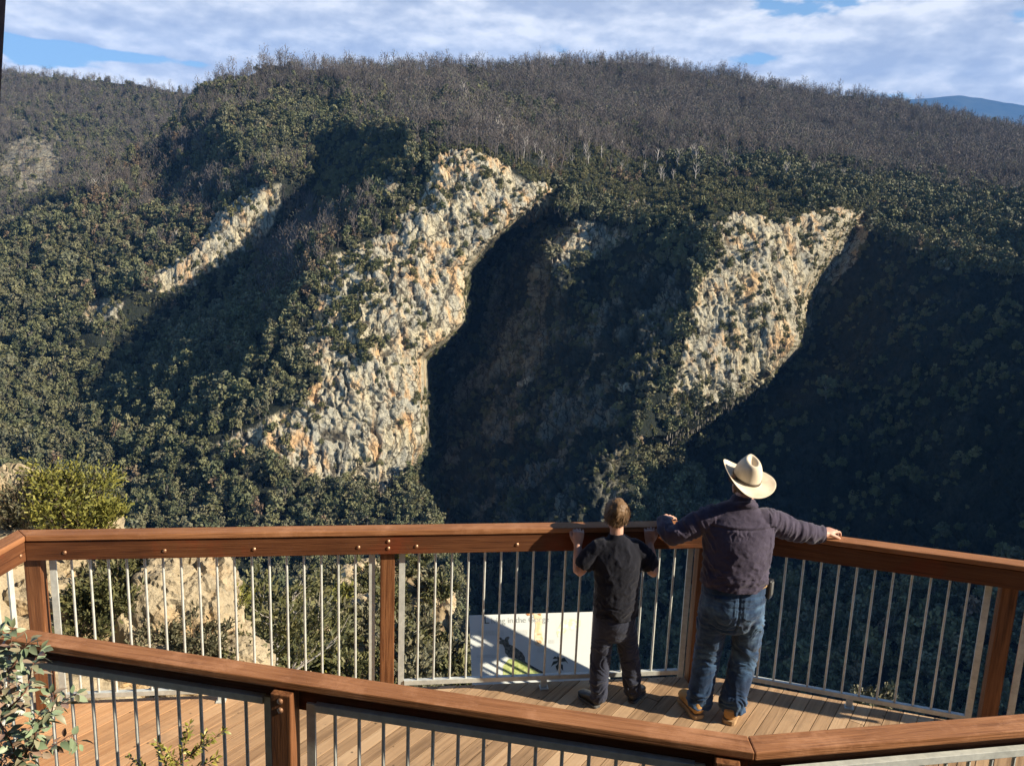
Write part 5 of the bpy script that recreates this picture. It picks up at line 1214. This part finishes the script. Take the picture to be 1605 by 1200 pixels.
def foot(bm, heel, toe, w, h, z0=0.0):
    heel, toe = np.array([*heel, 0.0]), np.array([*toe, 0.0]); d = toe - heel; L = np.linalg.norm(d); d /= L; s = np.array([d[1], -d[0], 0])
    loft(bm, [(*(heel + d * L * t + [0, 0, z0 + zc * h]), a * w, b * h) for t, zc, a, b in ((0.10, 0.50, 0.72, 0.48), (0.25, 0.55, 0.82, 0.54), (0.5, 0.45, 0.88, 0.44), (0.72, 0.36, 1.05, 0.35), (0.90, 0.30, 0.92, 0.29))], lat=s, n=20, sub=4, power=2.4)
    return d, s, L
def sole(bm, heel, toe, w, h):
    heel, toe = np.array(heel), np.array(toe); d = unit(toe - heel); L = np.linalg.norm(toe - heel); s = np.array([d[1], -d[0]]); pr = []
    for t, a in ((0.0, 0.45), (0.04, 0.72), (0.15, 0.86), (0.35, 0.84), (0.55, 0.95), (0.75, 1.12), (0.90, 0.98), (0.97, 0.6)): pr.append((t, a))
    poly = [heel + d * L * t + s * w * a for t, a in pr] + [heel + d * L * 1.0] + [heel + d * L * t - s * w * a for t, a in pr[::-1]]
    add_prism(bm, poly, 0.002, h, 0.004)
def folds(P, Nn, amp, fr, stretch, seed, sharp=1.0):
    q = P * np.array(stretch) * fr; a = 1 - np.abs(fbm(q, 3, seed)) * 2; return Nn * (amp * np.clip(a, -0.6, 1)[:, None] ** 1.0)

# ---- the man
man = empty('person', (1.42, 4.95, 0.0), 'man in a cream wide-brimmed hat, plum-grey shirt and jeans leaning on the railing corner', 'person')
bm = bmesh.new()
HC = np.array([1.530, 5.085, 1.545]); at, Rm = head(bm, HC, (0.02, 1, -0.22), (0.03, 0.12, 1), 1.0)
limb(bm, [(1.505, 5.025, 1.38, 0.075, 0.07), (1.512, 5.035, 1.46, 0.062, 0.06), (1.524, 5.062, 1.52, 0.056, 0.058)])
loft(bm, [(1.475, 4.965, 0.86, 0.17, 0.12), (1.475, 4.965, 1.0, 0.18, 0.125), (1.485, 4.99, 1.2, 0.195, 0.125), (1.49, 5.02, 1.32, 0.18, 0.10), (1.50, 5.03, 1.39, 0.12, 0.07)], lat=(1, -0.03, 0))
ARM_L = [(1.310, 5.025, 1.342), (1.080, 5.032, 1.215), (1.045, 5.235, 1.243)]
ARM_R = [(1.680, 5.005, 1.338), (1.930, 5.035, 1.270), (2.085, 5.115, 1.238)]
for A in (ARM_L, ARM_R): limb(bm, [(*A[0], 0.054), (*(0.5 * (np.array(A[0]) + A[1]) + [0, 0, -0.008]), 0.046), (*A[1], 0.043), (*(0.5 * (np.array(A[1]) + A[2])), 0.040), (*A[2], 0.028)])
hand(bm, ARM_L[2], (0.42, 0.62, -0.02), (0, 0.0, -1), 1, 1.0, (0.16, 0.20, 0.24, 0.30))
hand(bm, ARM_R[2], (0.60, 0.50, 0.04), (0, 0.05, -1), -1, 1.02, (0.50, 0.55, 0.58, 0.62))
LEG_L = [(1.385, 4.97, 0.85), (1.365, 5.00, 0.46), (1.315, 4.945, 0.09)]
LEG_R = [(1.565, 4.96, 0.85), (1.595, 4.975, 0.46), (1.520, 4.900, 0.09)]
for A in (LEG_L, LEG_R): limb(bm, [(*A[0], 0.09), (*(0.5 * (np.array(A[0]) + A[1])), 0.075), (*A[1], 0.055), (*(0.5 * (np.array(A[1]) + A[2])), 0.052), (*A[2], 0.036)])
foot(bm, (1.312, 4.905), (1.262, 5.10), 0.036, 0.06, 0.015); foot(bm, (1.495, 4.86), (1.595, 5.055), 0.036, 0.06, 0.015)
body = part('body', fuse(bm, 0.0042, 3, 'body'), M_skin, man)
for x in (-1, 1):
    bm = bmesh.new(); ball(bm, at(0.031 * x, 0.070, 0.002), (0.012, 0.012, 0.012), None, 14); e = part('eye', bm_mesh('eye', bm), M_eye, man)
    bm = bmesh.new(); ball(bm, at(0.031 * x, 0.080, 0.001), (0.0055, 0.003, 0.0055), Rm, 10); i_ = link('iris', bm_mesh('iris', bm), M_iris, smooth=True); i_.parent = e
# short hair under the hat
bm = bmesh.new(); ball(bm, at(0, -0.014, 0.024), (0.079, 0.097, 0.094), Rm, 30); hm_ = fuse(bm, 0.006, 1, 'hair'); ati = np.array(HC)
cut_below(hm_, lambda c: ((np.array(c) - HC) @ np.array([0, 0, 1.0]) > -0.05 + 0.9 * max(0.0, (np.array(c) - HC)[1] - 0.02)))
displace(hm_, lambda P, Nn: Nn * (0.003 * fbm(P * 90, 3, 5))[:, None]); part('hair', hm_, M_hair, man)
# shirt
bm = bmesh.new()
loft(bm, [(1.478, 4.955, 0.935, 0.216, 0.170), (1.478, 4.958, 1.02, 0.208, 0.168), (1.482, 4.975, 1.12, 0.212, 0.170), (1.487, 4.995, 1.23, 0.221, 0.165), (1.492, 5.015, 1.33, 0.222, 0.142), (1.500, 5.03, 1.41, 0.165, 0.098), (1.508, 5.04, 1.455, 0.085, 0.080)], lat=(0.993, -0.12, 0), n=36, sub=6, power=2.0)
limb(bm, [(1.35, 5.025, 1.355, 0.088), (1.262, 5.025, 1.328, 0.082), (1.170, 5.03, 1.270, 0.073), (1.080, 5.035, 1.218, 0.066), (1.050, 5.10, 1.222, 0.060), (1.045, 5.19, 1.237, 0.051), (1.045, 5.215, 1.240, 0.046)], 20)
limb(bm, [(1.64, 5.005, 1.352, 0.088), (1.735, 5.010, 1.332, 0.082), (1.835, 5.02, 1.295, 0.074), (1.925, 5.035, 1.274, 0.067), (1.985, 5.065, 1.255, 0.063), (2.035, 5.09, 1.245, 0.060), (2.06, 5.10, 1.240, 0.055)], 20)
limb(bm, [(1.455, 4.985, 1.452, 0.030, 0.028), (1.508, 4.955, 1.470, 0.032, 0.022), (1.565, 4.985, 1.455, 0.030, 0.028)])      # collar at the nape
shirt = fuse(bm, 0.0062, 4, 'shirt')
def shirt_fold(P, Nn):
    x, y, z = P[:, 0], P[:, 1], P[:, 2]; tors = (x > 1.29) & (x < 1.70); t = tors.astype(float)
    a = 0.0 * x
    # diagonal pulls from the shoulder blades to the waist, crumpling near the hem
    q = np.stack([(x * 0.8 + z * 0.9) * 11, y * 5, (z * 0.8 - x * 0.45) * 20], -1); f1_ = 1 - 2.2 * np.abs(fbm(q, 3, 301)); a = a + 0.0052 * np.clip(f1_, -0.7, 1) * (0.5 + 0.6 * ss(1.30 - z, 0.05, 0.28)) * t
    q = np.stack([x * 7, y * 5, z * 34 + 3 * fbm(P * 4, 2, 9)], -1); a = a + 0.0060 * np.clip(1 - 2.4 * np.abs(fbm(q, 2, 305)), -0.6, 1) * ss(1.13 - z, 0.0, 0.12) * t
    # pleats gathered under the yoke seam
    g = np.exp(-((z - 1.30) / 0.035) ** 2) * (y < 5.0); a = a + 0.0022 * g * np.sin(x * 260 + 5 * fbm(P * 24, 2, 4)) * ss(x, 1.37, 1.40) * t * ss(1.56 - x, 0, 0.06)
    a = a - 0.006 * np.exp(-((z - 1.335 - 0.03 * (x - 1.49)) / 0.006) ** 2) * (y < 5.02) * t + 0.004 * np.exp(-((z - 1.348 - 0.03 * (x - 1.49)) / 0.01) ** 2) * (y < 5.02) * t
    # sleeves: folds across the arm, deeper at the elbow and cuff
    for A, sg in ((ARM_L, -1), (ARM_R, 1)):
        m = ((x - 1.49) * sg > 0.17); d = unit(np.array(A[1]) - A[0]); s = (P - np.array(A[0])) @ d
        q = np.stack([s * 22, (P @ unit(np.cross(d, [0, 0, 1]))) * 7, z * 6], -1); a = a + m * 0.0068 * np.clip(1 - 2.3 * np.abs(fbm(q, 3, 311)), -0.7, 1)
    return Nn * a[:, None]
displace(shirt, shirt_fold)
hem = lambda c: c.z > 0.945 + 0.003 * math.sin(c.x * 23) + 0.036 * ss(np.array(c.x), 1.56, 1.66)
cut_below(shirt, lambda c: hem(c) and not (c.x < 1.2 and c.y > 5.232) and c.x < 2.078 and not ((c - Vector((1.51, 5.045, 1.50))).length < 0.052))
part('shirt', shirt, M_shirt, man)
# jeans
bm = bmesh.new()
loft(bm, [(1.476, 4.955, 0.70, 0.185, 0.125), (1.476, 4.950, 0.78, 0.203, 0.152), (1.477, 4.952, 0.86, 0.203, 0.150), (1.478, 4.957, 0.95, 0.200, 0.148), (1.478, 4.957, 1.03, 0.198, 0.145)], lat=(1, -0.03, 0), n=32, power=2.2)
limb(bm, [(1.378, 4.955, 0.80, 0.108, 0.125), (1.372, 4.975, 0.68, 0.104, 0.112), (1.368, 4.995, 0.54, 0.092, 0.096), (1.362, 5.000, 0.44, 0.084), (1.345, 4.985, 0.30, 0.081), (1.325, 4.960, 0.17, 0.079), (1.318, 4.950, 0.085, 0.078)], 24)
limb(bm, [(1.575, 4.950, 0.80, 0.108, 0.125), (1.588, 4.960, 0.68, 0.106, 0.112), (1.597, 4.972, 0.54, 0.093, 0.096), (1.594, 4.972, 0.44, 0.085), (1.567, 4.945, 0.30, 0.083), (1.537, 4.915, 0.17, 0.081), (1.524, 4.903, 0.085, 0.080)], 24)
jeans = fuse(bm, 0.0062, 3, 'jeans')
def jean_fold(P, Nn):
    x, y, z = P[:, 0], P[:, 1], P[:, 2]; back = (y < 4.96)
    q = np.stack([x * 6, y * 6, z * 26 + 2.5 * fbm(P * 6, 2, 15)], -1); f = np.clip(1 - 2.3 * np.abs(fbm(q, 3, 401)), -0.7, 1)
    a = 0.0085 * f * (0.30 + 0.55 * np.exp(-((z - 0.45) / 0.10) ** 2) + 1.15 * ss(0.24 - z, 0, 0.10) + 0.5 * np.exp(-((z - 0.68) / 0.06) ** 2))
    q = np.stack([x * 16, y * 6, z * 5], -1); a = a + 0.003 * np.clip(1 - 2.3 * np.abs(fbm(q, 2, 405)), -0.6, 1)
    a = a - 0.007 * np.exp(-((x - 1.478) / 0.006) ** 2) * back * (z > 0.66)          # seat seam
    for cxp in (1.392, 1.568):                                                        # back pockets
        u = np.abs(x - cxp) / 0.064; w = (z - 0.825) / 0.076; ins = (u < 1) & (w < 1) & (w > -1 + 0.35 * u) & back; edge = ins & ((u > 0.88) | (w > 0.86) | (w < -0.84 + 0.35 * u)); a = a + 0.0028 * ins + 0.0018 * edge
    a = a - 0.0035 * np.exp(-((z - 0.925 + 0.14 * np.abs(x - 1.478)) / 0.005) ** 2) * back
    return Nn * a[:, None]
displace(jeans, jean_fold)
nv = len(jeans.vertices); co = np.empty(nv * 3); jeans.vertices.foreach_get('co', co); Pj = co.reshape(-1, 3)
we = 0.9 * np.exp(-((Pj[:, 2] - 0.64) / 0.14) ** 2) * np.exp(-((Pj[:, 0] - 1.61) / 0.09) ** 2) + 0.55 * np.exp(-((Pj[:, 2] - 0.82) / 0.08) ** 2) * (Pj[:, 1] < 4.93) + 0.55 * np.exp(-((Pj[:, 2] - 0.42) / 0.08) ** 2) + 0.4 * np.exp(-((Pj[:, 2] - 0.12) / 0.05) ** 2)
we = np.clip(we * (0.6 + 0.8 * fbm(Pj * np.array([18, 18, 30]), 3, 44)), 0, 1); jeans.attributes.new('wear', 'FLOAT', 'POINT').data.foreach_set('value', we.astype(np.float32))
cut_below(jeans, lambda c: c.z > 0.075 and c.z < 1.02)
jn_o = part('jeans', jeans, mj, man)
# belt and pouch
bm = bmesh.new(); ring = []
for k in range(40):
    a = k * 2 * math.pi / 40; c, s = math.cos(a), math.sin(a); c = math.copysign(abs(c) ** 0.9, c); s = math.copysign(abs(s) ** 0.9, s)
    ring.append([bm.verts.new((1.486 + 0.1985 * c + dx * c, 4.957 + 0.147 * s + dx * s, z)) for dx, z in ((0, 0.958), (0.004, 0.958), (0.004, 0.990), (0, 0.990))])
for k in range(40):
    A_, B_ = ring[k], ring[(k + 1) % 40]
    for j in range(4): bm.faces.new((A_[j], B_[j], B_[(j + 1) % 4], A_[(j + 1) % 4]))
bmesh.ops.recalc_face_normals(bm, faces=bm.faces); part('belt', bm_mesh('belt', bm), M_belt, man)
bm = bmesh.new(); add_box(bm, (1.690, 4.905, 0.935), unit((0.75, -0.62, 0)), unit((0.62, 0.75, 0)), (0.0, 0.0, 1), 0.017, 0.030, 0.062, 0.010); pch = part('phone_pouch', bm_mesh('phone_pouch', bm), M_blk, man)
bm = bmesh.new(); add_box(bm, (1.7025, 4.896, 0.939), unit((0.75, -0.62, 0)), unit((0.62, 0.75, 0)), (0, 0, 1), 0.0055, 0.019, 0.045, 0.004); fl = link('flap', bm_mesh('flap', bm), M_gsole, smooth=True); fl.parent = pch
# boots
for heel, toe, sh in (((1.312, 4.885), (1.255, 5.135), (1.312, 4.945)), ((1.490, 4.838), (1.605, 5.075), (1.518, 4.900))):
    bm = bmesh.new(); foot(bm, heel, toe, 0.055, 0.104, 0.022); limb(bm, [(sh[0], sh[1], 0.07, 0.050, 0.054), (sh[0], sh[1], 0.10, 0.050, 0.053), (sh[0], sh[1], 0.12, 0.048, 0.051)]); bt = fuse(bm, 0.005, 3, 'boot')
    displace(bt, lambda P, Nn: Nn * (0.0022 * fbm(P * np.array([26, 26, 60]), 3, 8))[:, None]); b = part('boot', bt, M_boot, man)
    bm = bmesh.new(); sole(bm, heel, toe, 0.054, 0.032); s_ = link('sole', bm_mesh('sole', bm), M_sole, smooth=False); s_.parent = b
# hat: pinched crown, brim curled up at the left
hn_ = unit((0.17, -0.22, 1.0)); hf = unit(np.array([0.02, 1, 0]) - hn_ * (np.array([0.02, 1, 0]) @ hn_)); hl = np.cross(hf, hn_); HB = HC + np.array([-0.004, -0.018, 0.066])
def hp(x, y, z): x, y, z = x * 1.07, y * 1.07, z * 1.07; return HB + hl * x + hf * y + hn_ * z
prof = [(0.000, 0.083, 0.106), (0.020, 0.081, 0.104), (0.050, 0.077, 0.100), (0.080, 0.069, 0.094), (0.105, 0.058, 0.086), (0.122, 0.046, 0.078), (0.130, 0.036, 0.068), (0.128, 0.028, 0.058), (0.116, 0.020, 0.045), (0.102, 0.012, 0.030), (0.098, 0.003, 0.008)]
nh = 48; bm = bmesh.new(); rings = []
def brim_z(th, t):
    c, s = math.cos(th), math.sin(th)
    up = 0.062 * max(0.0, -c) ** 1.3 + 0.022 * max(0.0, c) ** 2 - 0.020 * abs(s) ** 2
    return up * t ** 1.7
for t in np.linspace(1, 0, 9):
    row = []
    for j in range(nh):
        th = 2 * math.pi * j / nh; c, s = math.cos(th), math.sin(th); inw = 1 - 0.10 * max(0.0, -c) ** 2 * t
        row.append(bm.verts.new(hp(((0.083 + (0.172 - 0.083) * t) * c) * inw, (0.106 + (0.196 - 0.106) * t) * s, brim_z(th, t))))
    rings.append(row)
for z, a, b in prof[1:]:
    row = []
    for j in range(nh):
        th = 2 * math.pi * j / nh; c, s = math.cos(th), math.sin(th); k = ss(np.array(z), 0.05, 0.12)
        pin = 1 - 0.34 * float(k) * max(0.0, s) ** 1.5 * (1 - 0.4 * abs(c)); row.append(bm.verts.new(hp(a * c * pin, b * s - 0.006 * float(k), z + 0.012 * float(k) * (s - 0.3) * 0.6)))
    rings.append(row)
for i in range(len(rings) - 1):
    for j in range(nh): bm.faces.new((rings[i][j], rings[i][(j + 1) % nh], rings[i + 1][(j + 1) % nh], rings[i + 1][j]))
bm.faces.new(rings[-1]); bmesh.ops.recalc_face_normals(bm, faces=bm.faces)
hat_me = bm_mesh('hat', bm); hat = part('hat', hat_me, M_felt, man); sm = hat.modifiers.new('thickness', 'SOLIDIFY'); sm.thickness = 0.004; sm.offset = 0; sb_ = hat.modifiers.new('sub', 'SUBSURF'); sb_.levels = 1; sb_.render_levels = 1
V, F = [], []
for k in range(2):
    for j in range(nh):
        th = 2 * math.pi * j / nh; V.append(hp(0.0855 * math.cos(th), 0.1085 * math.sin(th), 0.004 + 0.017 * k))
F = [(j, (j + 1) % nh, nh + (j + 1) % nh, nh + j) for j in range(nh)]; bd_o = link('hat_band', mesh_np('hat_band', np.array(V), np.array(F)), M_band, smooth=True); bd_o.parent = hat; bd_o.modifiers.new('t', 'SOLIDIFY').thickness = 0.003
g = Geo(); rf = np.random.default_rng(4); c0 = hp(-0.088, -0.055, 0.018)
for k in range(70):
    d = unit(-hl * (0.4 + rf.random()) + hn_ * rf.normal() * 0.5 - hf * rf.random() * 0.9); blade(g, c0 + rf.normal(size=3) * 0.007, d, hn_ + rf.normal(size=3) * 0.4, 0.032 * (0.6 + 0.7 * rf.random()), 0.007, 0, 0.2, 0.3)
tf = link('feather', g.mesh('feather'), M_tuft); tf.parent = hat

# ---- the boy
boy = empty('person', (0.76, 5.04, 0.0), 'boy with short brown hair in a dark navy T-shirt gripping the handrail', 'person')
bm = bmesh.new(); BC = np.array([0.713, 5.095, 1.315]); atb, Rb = head(bm, BC, (-0.02, 1, -0.12), (0.01, 0.1, 1), 0.92)
limb(bm, [(0.722, 5.07, 1.13, 0.050), (0.719, 5.075, 1.20, 0.045), (0.715, 5.085, 1.29, 0.043)])
loft(bm, [(0.735, 5.03, 0.60, 0.115, 0.085), (0.735, 5.03, 0.78, 0.112, 0.082), (0.731, 5.045, 0.98, 0.13, 0.085), (0.727, 5.06, 1.09, 0.125, 0.07), (0.722, 5.07, 1.15, 0.08, 0.05)], lat=(1, 0.02, 0))
BAL = [(0.595, 5.06, 1.115), (0.484, 5.035, 0.945), (0.472, 5.110, 1.098)]
BAR = [(0.865, 5.07, 1.115), (0.972, 5.06, 0.950), (0.957, 5.176, 1.098)]
for A in (BAL, BAR): limb(bm, [(*A[0], 0.042), (*(0.5 * (np.array(A[0]) + A[1])), 0.039), (*A[1], 0.035), (*(0.55 * np.array(A[1]) + 0.45 * np.array(A[2])), 0.036), (*A[2], 0.024)])
hand(bm, BAL[2], (0.02, 0.16, 0.98), (0, 1, -0.2), 1, 0.92, (0.46, 0.50, 0.52, 0.56), mcp=0.85)
hand(bm, BAR[2], (-0.02, 0.16, 0.98), (0, 1, -0.2), -1, 0.92, (0.46, 0.50, 0.52, 0.56), mcp=0.85)
BLL = [(0.672, 5.03, 0.64), (0.660, 5.035, 0.34), (0.655, 5.005, 0.08)]; BLR = [(0.800, 5.04, 0.64), (0.855, 5.065, 0.34), (0.895, 5.075, 0.08)]
for A in (BLL, BLR): limb(bm, [(*A[0], 0.068), (*A[1], 0.045), (*A[2], 0.032)])
foot(bm, (0.65, 4.99), (0.56, 5.12), 0.030, 0.05, 0.012); foot(bm, (0.885, 5.06), (0.965, 5.20), 0.030, 0.05, 0.012)
part('body', fuse(bm, 0.0036, 3, 'body'), M_skin, boy)
for x in (-1, 1):
    bm = bmesh.new(); ball(bm, atb(0.031 * x, 0.070, 0.002), (0.0115, 0.0115, 0.0115), None, 14); e = part('eye', bm_mesh('eye', bm), M_eye, boy)
    bm = bmesh.new(); ball(bm, atb(0.031 * x, 0.080, 0.001), (0.0055, 0.003, 0.0055), Rb, 10); i_ = link('iris', bm_mesh('iris', bm), M_iris, smooth=True); i_.parent = e
bm = bmesh.new(); ball(bm, atb(0, -0.012, 0.030), (0.078, 0.097, 0.094), Rb, 30); hb = fuse(bm, 0.005, 1, 'hair')
def hair_keep(c):
    q = np.array(c) - BC; return q[2] > (-0.052 + 1.2 * max(0.0, q[1] + 0.01) if abs(q[0]) < 0.060 else -0.020 + 1.1 * max(0.0, q[1] + 0.0))
cut_below(hb, hair_keep)
displace(hb, lambda P, Nn: Nn * (0.0035 * fbm(P * np.array([38, 38, 22]), 3, 61) + 0.002 * fbm(P * 120, 2, 66))[:, None])
nv = len(hb.vertices); co = np.empty(nv * 3); hb.vertices.foreach_get('co', co); Ph = co.reshape(-1, 3); no = np.empty(nv * 3); hb.vertices.foreach_get('normal', no); Nh = no.reshape(-1, 3)
hair_o = part('hair', hb, M_hair, boy)
g = Geo(); rh = np.random.default_rng(8)
for k in rh.choice(nv, 2600, replace=False):
    n_ = Nh[k]; q = Ph[k] - BC; swirl = np.cross(n_, unit((0.25, 0.3, 1.0))); d = unit(n_ * 0.55 + swirl * 0.45 + np.array([0, 0.1, -0.9]) + 0.5 * np.array([fbm(Ph[k][None] * 22, 2, s_)[0] for s_ in (1, 2, 3)]) * 0.8)
    blade(g, Ph[k] - n_ * 0.002, d, n_, 0.027 * (0.5 + 0.9 * rh.random()) * (0.55 if q[2] < -0.02 else 1), 0.0030, 0, 0.1, 0.25)
part('hair', g.mesh('hair'), M_hair, boy)
# T-shirt
bm = bmesh.new()
loft(bm, [(0.735, 5.025, 0.645, 0.150, 0.118), (0.735, 5.025, 0.74, 0.146, 0.116), (0.735, 5.030, 0.86, 0.146, 0.112), (0.732, 5.045, 1.00, 0.158, 0.108), (0.729, 5.058, 1.09, 0.158, 0.092), (0.724, 5.068, 1.15, 0.112, 0.070), (0.720, 5.072, 1.182, 0.060, 0.056)], lat=(1, 0.02, 0), n=30, power=2.2)
limb(bm, [(0.640, 5.062, 1.115, 0.064), (0.585, 5.055, 1.085, 0.063), (0.545, 5.048, 1.040, 0.063), (0.518, 5.042, 0.995, 0.066)], 18); limb(bm, [(0.820, 5.068, 1.115, 0.064), (0.876, 5.068, 1.085, 0.063), (0.920, 5.065, 1.040, 0.063), (0.946, 5.061, 0.998, 0.066)], 18)
tee = fuse(bm, 0.0055, 4, 'tshirt')
def tee_fold(P, Nn):
    x, y, z = P[:, 0], P[:, 1], P[:, 2]; q = np.stack([(x + 0.5 * z) * 10, y * 5, (z * 0.7 - x * 0.5) * 18], -1); a = 0.0040 * np.clip(1 - 2.3 * np.abs(fbm(q, 3, 511)), -0.7, 1)
    q = np.stack([x * 7, y * 5, z * 30 + 3 * fbm(P * 5, 2, 9)], -1); a = a + 0.0045 * np.clip(1 - 2.3 * np.abs(fbm(q, 2, 515)), -0.6, 1) * ss(0.86 - z, 0, 0.1); return Nn * a[:, None]
displace(tee, tee_fold)
cut_below(tee, lambda c: c.z > 0.668 + 0.008 * math.sin(c.x * 30) and not ((c - Vector((0.719, 5.078, 1.215))).length < 0.050) and not ((c - Vector((0.495, 5.037, 0.955))).length < 0.062) and not ((c - Vector((0.968, 5.058, 0.958))).length < 0.062))
part('tshirt', tee, M_tee, boy)
# trousers
bm = bmesh.new()
loft(bm, [(0.735, 5.03, 0.54, 0.125, 0.095), (0.735, 5.028, 0.62, 0.138, 0.112), (0.735, 5.028, 0.72, 0.134, 0.104)], lat=(1, 0.02, 0), n=28)
limb(bm, [(0.672, 5.028, 0.62, 0.074, 0.092), (0.664, 5.034, 0.48, 0.070, 0.076), (0.658, 5.035, 0.34, 0.066), (0.655, 5.015, 0.20, 0.062), (0.655, 5.003, 0.075, 0.054)], 20)
limb(bm, [(0.798, 5.036, 0.62, 0.074, 0.092), (0.826, 5.05, 0.48, 0.070, 0.076), (0.855, 5.062, 0.34, 0.066), (0.880, 5.070, 0.20, 0.062), (0.895, 5.073, 0.075, 0.054)], 20)
tr = fuse(bm, 0.0055, 3, 'trousers')
def tr_fold(P, Nn):
    x, y, z = P[:, 0], P[:, 1], P[:, 2]; q = np.stack([x * 8, y * 7, z * 24 + 3 * fbm(P * 7, 2, 19)], -1); return Nn * (0.0078 * np.clip(1 - 2.3 * np.abs(fbm(q, 3, 601)), -0.7, 1) * (0.35 + 0.7 * ss(0.24 - z, 0, 0.1) + 0.5 * np.exp(-((z - 0.36) / 0.08) ** 2)))[:, None]
displace(tr, tr_fold); cut_below(tr, lambda c: c.z > 0.050); part('trousers', tr, M_track, boy)
for heel, toe, sh in (((0.655, 4.975), (0.545, 5.125), (0.655, 5.0)), ((0.885, 5.045), (0.985, 5.215), (0.895, 5.07))):
    bm = bmesh.new(); foot(bm, heel, toe, 0.039, 0.068, 0.014); limb(bm, [(sh[0], sh[1], 0.05, 0.040), (sh[0], sh[1], 0.095, 0.042), (sh[0], sh[1], 0.12, 0.043)]); b = part('shoe', fuse(bm, 0.0045, 3, 'shoe'), M_blk, boy)
    bm = bmesh.new(); sole(bm, heel, toe, 0.038, 0.020); s_ = link('sole', bm_mesh('sole', bm), M_gsole); s_.parent = b
for o in (man, boy):
    o.name = o.name
